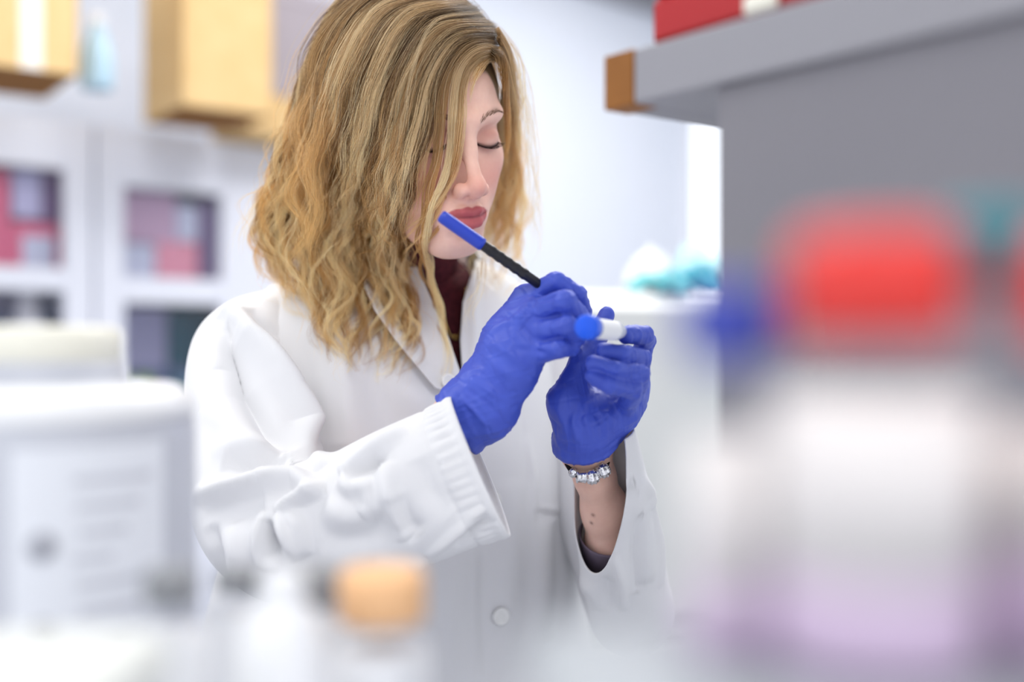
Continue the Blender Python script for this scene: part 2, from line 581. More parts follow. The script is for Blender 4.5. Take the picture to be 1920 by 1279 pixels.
# ------------------------------------------------------------------ cartons and bottle on top of the cabinets
def carton(label, corner, along, w_, d_, h_, m_tape=True):
    """corner: the bottom corner nearest the camera; along: angle of its right face from the view axis"""
    a = np.array([math.sin(along), math.cos(along), 0])
    b = np.array([-math.cos(along), math.sin(along), 0])
    c = np.asarray(corner) + a * w_ / 2 + b * d_ / 2
    t = thing('cardboard_box', label, 'box', c, 'cardboard boxes on the cabinets', math.atan2(a[1], a[0]))
    x, y = w_ / 2, d_ / 2
    k = .004
    MB().box((0, -y + k / 2, h_ / 2), (w_, k, h_)).box((0, y - k / 2, h_ / 2), (w_, k, h_)).box((-x + k / 2, 0, h_ / 2), (k, d_, h_)).box((x - k / 2, 0, h_ / 2), (k, d_, h_)).build('wall_panel', M['card'], t)
    for s in (-1, 1):
        MB().box((s * (x / 2 + .001), 0, .003), (x - .004, d_ - .004, .004)).build('bottom_flap', M['card_flap'], t)
        MB().box((s * (x / 2 + .001), 0, h_ - .003), (x - .004, d_ - .004, .004)).build('top_flap', M['card'], t)
    if m_tape:
        MB().box((.085, -y - .0006, h_ * .5), (.045, .001, h_)).build('tape', M['tape'], t)
    return t


BZ = CAB_TOP + .001


def at_z(px, py, z):
    d = (z - CZ) * FPX / (639.5 - py)
    return np.array([(px - 960) * d / FPX, d, z])


c0 = at_z(341, 196, BZ)
carton('cardboard box standing out over the cabinet beside her hair', c0, math.radians(55), .235, .30, .40, False)
# the left box: its right bottom corner is seen
c1 = at_z(146, 141, BZ)
al = math.radians(55)
ww = .36
c1b = c1 - np.array([math.sin(al), math.cos(al), 0]) * ww
t = carton('taped cardboard box on the cabinet at the top left corner', c1b, al, ww, .30, .42, True)
p1 = at_z(560, 258, BZ)
tb_ = thing('flat_carton', 'flat tan carton on the cabinet under the grey storage box', 'box', p1 + BX * .12, None, RZ)
MB().box((0, 0, .055), (.30, .22, .11), 0, .003).build('body', M['card'], tb_)
tg_ = thing('storage_box', 'mauve grey storage box on the flat tan carton, beside her hair', 'box', p1 + BX * .12 + np.array([0, 0, .111]), None, RZ)
MB().box((0, 0, .15), (.30, .22, .30), 0, .004).build('body', mat('mauve_grey_board', srgb(168, 160, 168), .8, .2), tg_)
MB().box((0, 0, .29), (.308, .228, .04), 0, .004).build('lid', mat('mauve_grey_lid', srgb(176, 168, 176), .8, .2), tg_)
wash_bottle('bottle', 'pale blue bottle between the two cardboard boxes', at_z(182, 168, BZ) + AX * 0, .17, .037, mat('pale_blue_plastic', srgb(176, 206, 224), .4, .4), M['white_pl'])

# ------------------------------------------------------------------ white cold cabinet, right of the woman, with things on top
fa = math.radians(64)
FA = np.array([math.sin(fa), math.cos(fa), 0])
FB = np.array([-math.cos(fa), math.sin(fa), 0])
fr0 = W(1072, 640, 1.95)
FT = z_at(548, 2.02)
t = thing('laboratory_freezer', 'tall off-white freezer standing behind her, right of her hands', 'freezer', (*(fr0 + FA * .34 + FB * .3)[:2], 0), None, math.atan2(FA[1], FA[0]))
off_w = mat('off_white_enamel', srgb(226, 228, 227), .45, .4)
MB().box((0, 0, (FT + .06) / 2), (.68, .58, FT - .06), 0, .012).build('body', off_w, t)
MB().box((0, -.31, FT - .30), (.67, .045, .56), 0, .012).build('door', off_w, t)
MB().box((0, -.31, (FT - .62 + .08) / 2), (.67, .045, FT - .72), 0, .012).build('door', off_w, t)
hm = MB().box((-.29, -.352, FT - .40), (.022, .03, .26), 0, .006)
hm.build('handle', M['grey_edge'], t)
MB().box((0, 0, .03), (.64, .54, .06)).build('plinth', M['grey_lam'], t)
ftop = np.array([*(fr0 + FA * .34 + FB * .3)[:2], FT])


def crumple(name, label, cat, loc, sx, sy, h, m, seed, group=None, rz=0):
    n = 26
    u = np.linspace(-1, 1, n)
    U, V_ = np.meshgrid(u, u, indexing='ij')
    r = np.sqrt(U ** 2 + V_ ** 2)
    P0 = np.c_[U.ravel() * 1.0, V_.ravel(), np.zeros(n * n)]
    z = h * (np.clip(1.25 - r.ravel() ** 4 * .6, 0, 1) * (.62 + .38 * value_noise0(P0, 1.9, seed)) + .22 * value_noise0(P0, 4.2, seed + 1))
    z = np.maximum(z, .003)
    dx = value_noise0(P0, 2.2, seed + 2) * .18
    P = np.stack([(P0[:, 0] + dx) * sx, (P0[:, 1] + dx) * sy, z], 1).reshape(n, n, 3)
    o = MB().grid(P).build(name, m, None, True)
    o.location = loc
    o.rotation_euler = (0, 0, rz)
    sd = o.modifiers.new('thickness', 'SOLIDIFY')
    sd.thickness = .002
    sd.offset = 1
    return tag(o, label, cat, group)


def value_noise0(P, scale, seed=0):
    r = np.random.default_rng(seed)
    T = r.uniform(-1, 1, (16, 16, 16))
    q = np.asarray(P) * scale + 40.37
    i = np.floor(q).astype(int)
    f = q - i
    f = f * f * (3 - 2 * f)
    out = 0
    for a in (0, 1):
        for b in (0, 1):
            for c in (0, 1):
                w = (f[:, 0] if a else 1 - f[:, 0]) * (f[:, 1] if b else 1 - f[:, 1]) * (f[:, 2] if c else 1 - f[:, 2])
                out = out + w * T[(i[:, 0] + a) % 16, (i[:, 1] + b) % 16, (i[:, 2] + c) % 16]
    return out


def ftop_at(px, d):
    return np.array([(px - 960) * d / FPX, d, FT])


crumple('tissue', 'white crumpled tissue on top of the freezer', 'tissue', ftop_at(1212, 2.20), .045, .05, .10, M['white_pl'], 3)
crumple('cloth', 'pale teal crumpled cloth on top of the freezer, nearest its edge', 'cloth', ftop_at(1236, 2.08), .055, .04, .045, M['teal_cloth'], 9)
crumple('cloth', 'teal crumpled cloth on top of the freezer, under the light one', 'cloth', ftop_at(1290, 2.16), .06, .05, .06, mat('deep_teal_cloth', srgb(84, 172, 184), .8, .2), 14)
crumple('cloth', 'very pale aqua cloth heaped highest on the freezer', 'cloth', ftop_at(1330, 2.28), .07, .06, .11, mat('aqua_cloth', srgb(196, 236, 238), .8, .2), 21)

# ------------------------------------------------------------------ window reveal beyond the freezer, seen beside the grey panel
tw0, tw1 = on_wall(1286, .45), on_wall(1420, .45)
wn = MB()
for za, zb_ in ((.98, 1.02), (2.38, 2.44)):
    wbox(wn, tw0, tw1, .42, .47, za, zb_, .004)
for ta in (tw0, tw1 - .04):
    wbox(wn, ta, ta + .04, .42, .47, .98, 2.44, .004)
wf = structure(wn.build('window_1', M['white_lam']))
lit = bpy.data.materials.new('daylit_frosted_glass')
lit.use_nodes = True
pb = lit.node_tree.nodes['Principled BSDF']
pb.inputs['Base Color'].default_value = (.9, .93, 1, 1)
pb.inputs['Roughness'].default_value = .4
pb.inputs['Emission Color'].default_value = (.93, .97, 1, 1)
pb.inputs['Emission Strength'].default_value = 1.0
wbox(MB(), tw0 + .03, tw1 - .03, .440, .446, 1.01, 2.39).build('pane', lit, wf)

# ------------------------------------------------------------------ implicit surfaces for the figure
class SDF:
    def __init__(self, xs, ys, zs):
        self.ax = [np.asarray(a, np.float32) for a in (xs, ys, zs)]
        self.F = np.full([len(a) for a in self.ax], 1.0, np.float32)

    def _win(self, lo, hi):
        s = []
        for a, l, h in zip(self.ax, lo, hi):
            i0 = max(int(np.searchsorted(a, l)) - 1, 0)
            i1 = min(int(np.searchsorted(a, h)) + 1, len(a))
            s.append(slice(i0, max(i1, i0)))
        X = self.ax[0][s[0]][:, None, None]
        Y = self.ax[1][s[1]][None, :, None]
        Z = self.ax[2][s[2]][None, None, :]
        return tuple(s), X, Y, Z

    def _mix(self, s, d, k, sub):
        f = self.F[s]
        if sub:
            d = -d
            if k > 0:
                h = np.maximum(k - np.abs(f - d), 0) / k
                self.F[s] = np.maximum(f, d) + h * h * k * 0.25
            else:
                self.F[s] = np.maximum(f, d)
        else:
            if k > 0:
                h = np.maximum(k - np.abs(f - d), 0) / k
                self.F[s] = np.minimum(f, d) - h * h * k * 0.25
            else:
                self.F[s] = np.minimum(f, d)

    def cone(self, a, b, ra, rb, k=0.0, sub=False, pad=0.012):
        a = np.asarray(a, np.float32)
        b = np.asarray(b, np.float32)
        m = max(ra, rb) + k + pad
        s, X, Y, Z = self._win(np.minimum(a, b) - m, np.maximum(a, b) + m)
        ab = b - a
        l2 = float(ab @ ab) + 1e-12
        h = np.clip(((X - a[0]) * ab[0] + (Y - a[1]) * ab[1] + (Z - a[2]) * ab[2]) / l2, 0, 1)
        d = np.sqrt((X - a[0] - h * ab[0]) ** 2 + (Y - a[1] - h * ab[1]) ** 2 + (Z - a[2] - h * ab[2]) ** 2) - (ra + (rb - ra) * h)
        self._mix(s, d, k, sub)

    def chain(self, pts, rs, k=0.0, k0=None):
        for i in range(len(pts) - 1):
            self.cone(pts[i], pts[i + 1], rs[i], rs[i + 1], (k0 if (i == 0 and k0 is not None) else k))

    def ell(self, c, r, k=0.0, R=None, sub=False, pad=0.012):
        c = np.asarray(c, np.float32)
        r = np.asarray(r, np.float32)
        m = float(r.max()) + k + pad
        s, X, Y, Z = self._win(c - m, c + m)
        x, y, z = X - c[0], Y - c[1], Z - c[2]
        if R is not None:
            R = np.asarray(R, np.float32)
            x, y, z = (R[0, i] * x + R[1, i] * y + R[2, i] * z for i in range(3))
        k0 = np.sqrt((x / r[0]) ** 2 + (y / r[1]) ** 2 + (z / r[2]) ** 2)
        k1 = np.sqrt((x / r[0] ** 2) ** 2 + (y / r[1] ** 2) ** 2 + (z / r[2] ** 2) ** 2)
        d = k0 * (k0 - 1) / (k1 + 1e-9)
        self._mix(s, d, k, sub)

    def plane(self, p, n, lo, hi):
        """cut away the side the normal points to, inside a window"""
        n = np.asarray(n, np.float32)
        n = n / np.linalg.norm(n)
        s, X, Y, Z = self._win(np.asarray(lo), np.asarray(hi))
        d = (X - p[0]) * n[0] + (Y - p[1]) * n[1] + (Z - p[2]) * n[2]
        self.F[s] = np.maximum(self.F[s], d)

    def mesh(self, smooth=1):
        F = self.F
        xs, ys, zs = self.ax
        S = F < 0
        n = S[:-1, :-1, :-1].astype(np.int8)
        cnt = np.zeros(n.shape, np.int8)
        for i in (0, 1):
            for j in (0, 1):
                for k in (0, 1):
                    cnt += S[i:S.shape[0] - 1 + i, j:S.shape[1] - 1 + j, k:S.shape[2] - 1 + k]
        act = np.argwhere((cnt > 0) & (cnt < 8))
        idx = np.full(cnt.shape, -1, np.int32)
        idx[tuple(act.T)] = np.arange(len(act))
        I, J, K = act.T
        val, pos = {}, {}
        for i in (0, 1):
            for j in (0, 1):
                for k in (0, 1):
                    val[i, j, k] = F[I + i, J + j, K + k]
                    pos[i, j, k] = np.stack([xs[I + i], ys[J + j], zs[K + k]], 1)
        acc = np.zeros((len(act), 3))
        num = np.zeros(len(act))
        cs = list(val)
        for a in cs:
            for b in cs:
                if a < b and sum(abs(p - q) for p, q in zip(a, b)) == 1:
                    va, vb = val[a], val[b]
                    m = (va < 0) != (vb < 0)
                    t = np.where(m, va / np.where(m, va - vb, 1), 0)[:, None]
                    p = pos[a] + t * (pos[b] - pos[a])
                    acc[m] += p[m]
                    num[m] += 1
        V = acc / num[:, None]
        quads = []
        for axis in range(3):
            sl0 = [slice(None)] * 3
            sl1 = [slice(None)] * 3
            sl0[axis] = slice(0, -1)
            sl1[axis] = slice(1, None)
            a, b = S[tuple(sl0)], S[tuple(sl1)]
            e = np.argwhere(a != b)
            o1, o2 = [q for q in range(3) if q != axis]
            ok = (e[:, o1] > 0) & (e[:, o2] > 0) & (e[:, o1] < F.shape[o1] - 1) & (e[:, o2] < F.shape[o2] - 1)
            e = e[ok]
            ins = a[tuple(e.T)]
            c = []
            for d1, d2 in ((-1, -1), (0, -1), (0, 0), (-1, 0)):
                q = e.copy()
                q[:, o1] += d1
                q[:, o2] += d2
                c.append(idx[tuple(q.T)])
            q = np.stack(c, 1)
            flip = ins if axis != 1 else ~ins
            q[~flip] = q[~flip][:, ::-1]
            quads.append(q)
        Q = np.concatenate(quads)
        for _ in range(smooth):
            A = np.zeros_like(V)
            N = np.zeros(len(V))
            for p, q in ((0, 1), (1, 2), (2, 3), (3, 0)):
                for u, v in ((p, q), (q, p)):
                    for c in range(3):
                        A[:, c] += np.bincount(Q[:, u], weights=V[Q[:, v], c], minlength=len(V))
                    N += np.bincount(Q[:, u], minlength=len(V))
            V = V * 0.4 + 0.6 * A / np.maximum(N, 1)[:, None]
        return V, Q


def vnormals(V, Q):
    n = np.cross(V[Q[:, 2]] - V[Q[:, 0]], V[Q[:, 3]] - V[Q[:, 1]])
    N = np.zeros_like(V)
    for k in range(Q.shape[1]):
        for c in range(3):
            N[:, c] += np.bincount(Q[:, k], weights=n[:, c], minlength=len(V))
    return N / (np.linalg.norm(N, axis=1)[:, None] + 1e-12)


def bvh_of(V, F):
    return BVHTree.FromPolygons([Vector(v) for v in V], [tuple(int(i) for i in q) for q in F])


CAM = Vector((0, 0, CZ))


def cast(bvh, px, py):
    """the surface point of a mesh seen at a photograph position, and its normal"""
    d = Vector(W(px, py, 1.0)) - CAM
    h = bvh.ray_cast(CAM, d.normalized())
    if h[0] is None:
        return None, None
    n = h[1]
    if n.dot(d) > 0:
        n = -n
    return np.array(h[0]), np.array(n)


def value_noise(P, scale, seed=0):
    """smooth 3D value noise in -1..1"""
    r = np.random.default_rng(seed)
    T = r.uniform(-1, 1, (32, 32, 32))
    q = np.asarray(P) * scale + 100.37
    i = np.floor(q).astype(int)
    f = q - i
    f = f * f * (3 - 2 * f)
    out = 0
    for a in (0, 1):
        for b in (0, 1):
            for c in (0, 1):
                w = (f[:, 0] if a else 1 - f[:, 0]) * (f[:, 1] if b else 1 - f[:, 1]) * (f[:, 2] if c else 1 - f[:, 2])
                out = out + w * T[(i[:, 0] + a) % 32, (i[:, 1] + b) % 32, (i[:, 2] + c) % 32]
    return out


def seg_dist(P, A, B):
    ab = B - A
    h = np.clip(((P - A) @ ab) / (ab @ ab + 1e-12), 0, 1)
    return np.linalg.norm(P - A - h[:, None] * ab, axis=1), h


def apply_folds(V, Q, folds, sharp=True):
    """raise or sink soft creases along lines seen on the cloth: (pixel points, width m, height m)"""
    bvh = bvh_of(V, Q)
    N = vnormals(V, Q)
    D = np.zeros(len(V))
    for pts, w, amp in folds:
        P3 = []
        nn = []
        for p in pts:
            c, n = cast(bvh, *p)
            if c is not None:
                P3.append(c)
                nn.append(n)
        if len(P3) < 2:
            continue
        P3 = np.array(P3)
        nmean = np.mean(nn, axis=0)
        best = np.full(len(V), 9.0)
        par = np.zeros(len(V))
        ns = len(P3) - 1
        near = (V > P3.min(0) - 4 * w).all(1) & (V < P3.max(0) + 4 * w).all(1)
        ii = np.nonzero(near)[0]
        for s in range(ns):
            d, h = seg_dist(V[ii], P3[s], P3[s + 1])
            m = d < best[ii]
            best[ii[m]] = d[m]
            par[ii[m]] = (s + h[m]) / ns
        tap = np.clip(np.sin(np.clip(par, 0.0, 1) * math.pi), 0, 1) ** 0.55
        prof = np.exp(-(best / w) ** 2)
        face = np.clip((N @ nmean) * 2.0, 0, 1)
        D += amp * prof * tap * face
    return V + N * D[:, None]


def axis_steps(spans):
    """spans: list of (start, end, step) joined into one rising axis"""
    out = []
    for a, b, s in spans:
        out.append(np.arange(a, b - s * 0.25, s))
    out.append([spans[-1][1]])
    return np.concatenate(out)


# ------------------------------------------------------------------ the woman: pose
def rot_head(a, b, c):
    ca, sa, cb, sb, cc, sc_ = math.cos(a), math.sin(a), math.cos(b), math.sin(b), math.cos(c), math.sin(c)
    Rz = np.array([[ca, -sa, 0], [sa, ca, 0], [0, 0, 1]])
    Rx = np.array([[1, 0, 0], [0, cb, -sb], [0, sb, cb]])
    Ry = np.array([[cc, 0, sc_], [0, 1, 0], [-sc_, 0, cc]])
    return Rz @ Rx @ Ry


RH = rot_head(3.745, -0.262, 0.155)
HS = 0.972
HP = np.array([-0.0866, 1.10, CZ + 0.2052])


def H(x, y, z):
    """head coordinates (x to her right, y out of the face, z up) to the room"""
    return HP + HS * (RH @ np.array([x, y, z], float))


def to_head(P):
    return ((np.asarray(P) - HP) @ RH) / HS


TH = math.radians(30)
TF = np.array([math.sin(TH), -math.cos(TH), 0.0])      # the way her chest faces
TL = np.array([math.cos(TH), math.sin(TH), 0.0])       # towards her left
TC = np.array([-0.122, 1.24, CZ])


def T(u, v, z):
    return TC + u * TL + v * TF + np.array([0, 0, z])


SH_R, EL_R, WR_R = W(480, 622, 1.160), W(492, 985, 1.015), W(866, 788, 0.983)
SH_L, EL_L, WR_L = W(985, 622, 1.305), W(1172, 1100, 1.14), W(1100, 845, 1.024)

# finger joints (px, py, distance), radius
RIGHT = {
    'index': ([(986, 560, .962), (1042, 529, .940), (1082, 552, .950), (1094, 584, .962)], [.0098, .0088, .0082, .0072]),
    'middle': ([(1000, 584, .944), (1060, 565, .908), (1087, 592, .924), (1084, 618, .946)], [.0102, .0094, .0083, .0072]),
    'ring': ([(1003, 624, .936), (1064, 611, .904), (1082, 631, .920), (1062, 640, .945)], [.0098, .0087, .0080, .0070]),
    'little': ([(992, 668, .936), (1048, 655, .908), (1070, 652, .920), (1050, 652, .946)], [.0094, .0080, .0074, .0066]),
    'thumb': ([(930, 668, .985), (1000, 640, .985), (1055, 612, .972), (1088, 604, .962)], [.016, .0125, .0102, .0085]),
}
LEFT = {
    'thumb': ([(1062, 752, .955), (1090, 676, .960), (1120, 632, .972), (1137, 590, .985)], [.0150, .0108, .0090, .0073]),
    'index': ([(1188, 712, .990), (1211, 640, .962), (1207, 628, .938), (1174, 628, .916)], [.0104, .0092, .0088, .0078]),
    'middle': ([(1190, 728, .978), (1203, 672, .926), (1166, 664, .902), (1133, 660, .902)], [.0102, .0088, .0082, .0074]),
    'ring': ([(1184, 750, .966), (1200, 702, .912), (1152, 694, .888), (1112, 681, .896)], [.0100, .0086, .0079, .0070]),
    'little': ([(1170, 774, .958), (1188, 732, .906), (1142, 722, .884), (1110, 705, .896)], [.0094, .0080, .0072, .0064]),
}


DR, DL = .03, .05


def px3(pts, dd=0.0):
    return [W(p[0], p[1], p[2] + dd) for p in pts]


def add_hand(sdf, side, grow=0.0):
    fing = RIGHT if side == 'r' else LEFT
    if side == 'r':
        heel = [(905, 738, .960), (900, 745, .955), (905, 760, .950), (915, 775, .948)]
        wr = W(868, 787, .955 + DR)
        mids = [(945, 632, .960), (955, 650, .950), (962, 672, .944), (965, 700, .942)]
    else:
        heel = [(1110, 800, .975), (1108, 800, .968), (1104, 802, .962), (1098, 804, .958)]
        wr = W(1097, 836, .975 + DL)
        sdf.ell(W(1122, 738, 1.003 + DL), (.022 + grow, .016 + grow, .026 + grow), .012)
        mids = [(1150, 752, .985), (1146, 762, .976), (1140, 772, .968), (1128, 784, .960)]
    dd = DR if side == 'r' else DL
    heel, mids = ([(a, b, c + dd) for a, b, c in q] for q in (heel, mids))
    names = ['index', 'middle', 'ring', 'little']
    for n, h, m in zip(names, heel, mids):
        pts, rs = fing[n]
        P = px3(pts, dd)
        sdf.cone(wr, W(*h), (.0215 if side == 'r' else .0195) + grow, .0205 + grow, .016)
        sdf.chain([W(*h), W(*m), P[0]], [.0195 + grow, .0165 + grow, .0125 + grow], .014)
    for n in names:
        pts, rs = fing[n]
        P = px3(pts, dd)
        sdf.chain(P, [r + grow for r in rs], .0010, .0045)
    pts, rs = fing['thumb']
    P = px3(pts, dd)
    sdf.cone(W(*heel[0]), P[0], .018 + grow, rs[0] + grow, .016)
    sdf.chain(P, [r + grow for r in rs], .004, .012)


def lid_yz(x):
    """the closed edge of the lowered upper lid, on the eyeball, in head coordinates"""
    z = -.0105 + .0042 * ((x - .031) / .014) ** 2
    q = 1 - ((x - .0305) / .0158) ** 2 - ((z + .0025) / .0140) ** 2
    return .0650 + .0148 * math.sqrt(max(q, 0.02)) + .0002, z


# ------------------------------------------------------------------ the woman: one continuous body
def build_body():
    xs = axis_steps([(-.40, -.195, .005), (-.195, -.005, .0014), (-.005, .03, .004), (.03, .11, .002), (.11, .17, .004)])
    ys = axis_steps([(.86, .985, .004), (.985, 1.12, .0014), (1.12, 1.42, .006)])
    zs = axis_steps([(.06, .95, .008), (.95, 1.02, .004), (1.02, 1.16, .002), (1.16, 1.33, .004), (1.33, 1.53, .0014), (1.53, 1.62, .004)])
    s = SDF(xs, ys, zs)

    def E_(c, r, k, sub=False, tilt=None):
        R = RH if tilt is None else RH @ tilt
        s.ell(H(*c), np.array(r) * HS, k, R, sub)

    def C_(a, b, ra, rb, k, sub=False):
        s.cone(H(*a), H(*b), ra * HS, rb * HS, k, sub)

    # skull and face masses
    E_((0, -.014, .038), (.073, .088, .076), 0)
    E_((0, .026, .030), (.059, .057, .058), .02)
    E_((0, .022, -.030), (.056, .054, .072), .025)
    E_((0, .034, -.072), (.038, .040, .037), .022)
    C_((-.010, .064, -.098), (.010, .064, -.098), .0125, .0125, .02)
    E_((0, .072, -.099), (.014, .013, .013), .014)
    for sx in (-1, 1):
        E_((sx * .049, -.004, -.058), (.012, .020, .024), .02)
        C_((sx * .046, .004, -.070), (sx * .013, .060, -.100), .012, .011, .022)
        E_((sx * .0385, .046, -.025), (.022, .023, .020), .022)
        E_((sx * .027, .055, -.052), (.018, .018, .026), .02)
        E_((sx * .074, -.016, -.010), (.008, .018, .030), .008)
    # eye sockets, brow
    for sx in (-1, 1):
        E_((sx * .0310, .0935, -.002), (.0205, .0190, .0160), .011, sub=True)
        C_((sx * .010, .0830, .0175), (sx * .044, .0670, .0205), .0068, .0062, .012)
    # eyeball under lowered lids
    for sx in (-1, 1):
        E_((sx * .0305, .0650, -.0025), (.0158, .0148, .0140), .0035)
        # crease above the lid
        C_((sx * .018, .0790, .0065), (sx * .031, .0815, .0095), .0012, .0014, .003, sub=True)
        C_((sx * .031, .0815, .0095), (sx * .044, .0720, .0055), .0014, .0010, .003, sub=True)
        # line under the lashes
        for q in range(8):
            x0, x1 = .0185 + q * .0033, .0185 + (q + 1) * .0033
            C_((sx * x0, *lid_yz(x0)), (sx * x1, *lid_yz(x1)), .0011, .0011, .0015, sub=True)
    # nose
    C_((0, .0815, .014), (0, .0885, -.010), .0075, .0072, .014)
    C_((0, .0870, -.006), (0, .1035, -.040), .0060, .0072, .008)
    E_((0, .1048, -.0425), (.0080, .0088, .0082), .007)
    for sx in (-1, 1):
        E_((sx * .0114, .0945, -.0462), (.0058, .0102, .0070), .005)
        E_((sx * .0062, .0975, -.0535), (.0034, .0066, .0042), .002, sub=True)
    C_((0, .1040, -.0490), (0, .0905, -.0545), .0040, .0042, .006)
    # mouth
    E_((0, .0735, -.072), (.027, .0185, .021), .016)
    C_((0, .0965, -.0565), (0, .0975, -.0625), .0024, .0022, .004, sub=True)
    for sx in (-1, 1):
        C_((sx * .0225, .0795, -.0715), (sx * .008, .0925, -.0665), .0026, .0042, .004)
        C_((sx * .008, .0925, -.0665), (0, .0932, -.0680), .0042, .0040, .004)
        C_((sx * .0215, .0795, -.0725), (sx * .008, .0905, -.0785), .0026, .0056, .004)
        C_((sx * .008, .0905, -.0785), (0, .0915, -.0795), .0056, .0060, .004)
        C_((sx * .0235, .0825, -.0717), (sx * .010, .0975, -.0722), .0010, .0010, .0025, sub=True)
        C_((sx * .010, .0975, -.0722), (0, .0990, -.0730), .0010, .0010, .0025, sub=True)
    E_((0, .0880, -.0905), (.016, .006, .0040), .008, sub=True)
    # neck and trunk (under the clothes)
    s.cone(H(0, -.026, -.045), T(0, 0.012, .075), .049, .049, .03)
    s.cone(T(0, 0, .070), T(0, 0, .0), .050, .068, .03)
    s.cone(T(-.10, 0, -.012), T(.10, 0, -.012), .044, .044, .03)
    for z0, z1, a0, a1 in ((.0, -.12, .066, .076), (-.12, -.26, .076, .066), (-.26, -.40, .072, .088)):
        for u in (-.055, 0, .055):
            s.cone(T(u, 0.01, z0), T(u, 0.01, z1), a0, a1, .04)
    # arms
    s.chain([SH_R, W(462, 740, 1.115), W(474, 860, 1.065), EL_R], [.034, .031, .031, .031], 0, .03)
    s.chain([EL_R, W(690, 915, 1.0), W(800, 850, .985), WR_R], [.031, .029, .024, .0235], .02)
    s.chain([SH_L, W(1060, 740, 1.278), W(1125, 930, 1.235), W(1160, 1060, 1.20), EL_L], [.033, .029, .030, .030, .030], 0, .03)
    s.chain([EL_L, W(1150, 1025, 1.085), W(1134, 955, 1.062), W(1114, 890, 1.035), WR_L], [.029, .0250, .0205, .0172, .0168], .012)
    add_hand(s, 'r', -.0032)
    add_hand(s, 'l', -.0032)
    # legs
    for u in (-.085, .085):
        s.chain([T(u, 0.0, -.38), T(u, .01, -.74), T(u, 0.0, -1.15)], [.085, .058, .040], .03, .05)
        s.cone(T(u, 0.0, -1.17), T(u, .14, -1.175), .035, .028, .03)
    V, Q = s.mesh(1)
    hl = to_head(V)
    x, y, z = hl.T
    ax = np.abs(x)
    skin = np.array(srgb(240, 196, 178)[:3])
    C = np.tile(skin, (len(V), 1))

    def blend(w, col):
        nonlocal C
        w = np.clip(w, 0, 1)[:, None]
        C = C * (1 - w) + w * np.array(srgb(*col)[:3])

    head = np.linalg.norm(hl, axis=1) < .17
    blend(head * np.exp(-((ax - .040) / .022) ** 2 - ((z + .040) / .022) ** 2) * .55 * (y > .02), (222, 140, 128))
    blend(head * np.exp(-(x / .014) ** 2 - ((z + .042) / .014) ** 2) * .5 * (y > .085), (224, 138, 122))
    blend(head * np.exp(-((ax - .031) / .016) ** 2 - ((z - .003) / .0085) ** 2) * .7 * (y > .05), (186, 124, 112))
    # lips
    wid = np.clip(1 - (ax / .0240) ** 2, 0, 1)
    top = -.0715 + .0098 * wid ** .7 - .0016 * np.exp(-(x / .003) ** 2)
    bot = -.0725 - .0140 * wid ** .7
    lip = np.clip((top - z) / .0012 + .5, 0, 1) * np.clip((z - bot) / .0012 + .5, 0, 1) * (ax < .024) * (y > .07) * head
    blend(lip * .95, (186, 86, 92))
    seam = np.exp(-((z + .0722) / .0011) ** 2) * (ax < .0225) * (y > .07) * head
    blend(seam * .55, (110, 40, 50))
    zl = -.0105 + .0042 * ((ax - .031) / .014) ** 2
    blend(head * np.exp(-((z - zl) / .0014) ** 2) * (np.abs(ax - .031) < .0145) * (y > .06) * .95, (52, 34, 32))
    blend(head * np.exp(-((z - zl + .003) / .003) ** 2) * (np.abs(ax - .031) < .0145) * (y > .06) * .35, (150, 92, 90))
    bz = .0150 + .0085 * np.sin(np.clip((ax - .012) / .036, 0, 1) * 2.3)
    blend(head * np.exp(-((z - bz - .0012) / .0022) ** 2) * (ax > .011) * np.clip((.050 - ax) / .012, 0, 1) * (y > .05) * .42, (112, 84, 68))
    # scalp takes the hair's root colour
    line = .058 - .5 * np.clip(.075 - y, -.02, .2) - 6.0 * np.clip(ax - .030, 0, .1) ** 1.35
    scalp = np.clip((z - line) / .006, 0, 1) * head * (y < .086)
    scalp = np.maximum(scalp, np.clip((-.005 - y) / .01, 0, 1) * head * (z > -.075))
    blend(scalp, (112, 88, 60))
    vn = value_noise(V, 140, 4) * .5 + value_noise(V, 420, 6) * .5
    C = C * (1 + np.c_[vn * .035, vn * .07, vn * .07])
    # two small moles on the forearm
    for p in ((1112, 966), (1109, 981)):
        q, _ = cast(body_cast(V, Q), *p)
        if q is not None:
            blend(np.exp(-(np.linalg.norm(V - q, axis=1) / .0018) ** 2) * .8, (120, 70, 58))
    o = mesh_obj('body', V, Q, M['skin'], WOMAN)
    set_color(o, C)
    return V, Q


_bc = {}


def body_cast(V, Q):
    if 'b' not in _bc:
        _bc['b'] = bvh_of(V, Q)
    return _bc['b']


WOMAN = thing('person', 'woman with long wavy blonde hair in a white lab coat, bent over a small tube', 'person', (TC[0], TC[1], 0))
WI = Matrix.Translation((-TC[0], -TC[1], 0))


def adopt(o):
    """keep a child's built position under the woman's empty"""
    o.matrix_parent_inverse = WI
    return o


BV, BQ = build_body()
BODY = body_cast(BV, BQ)


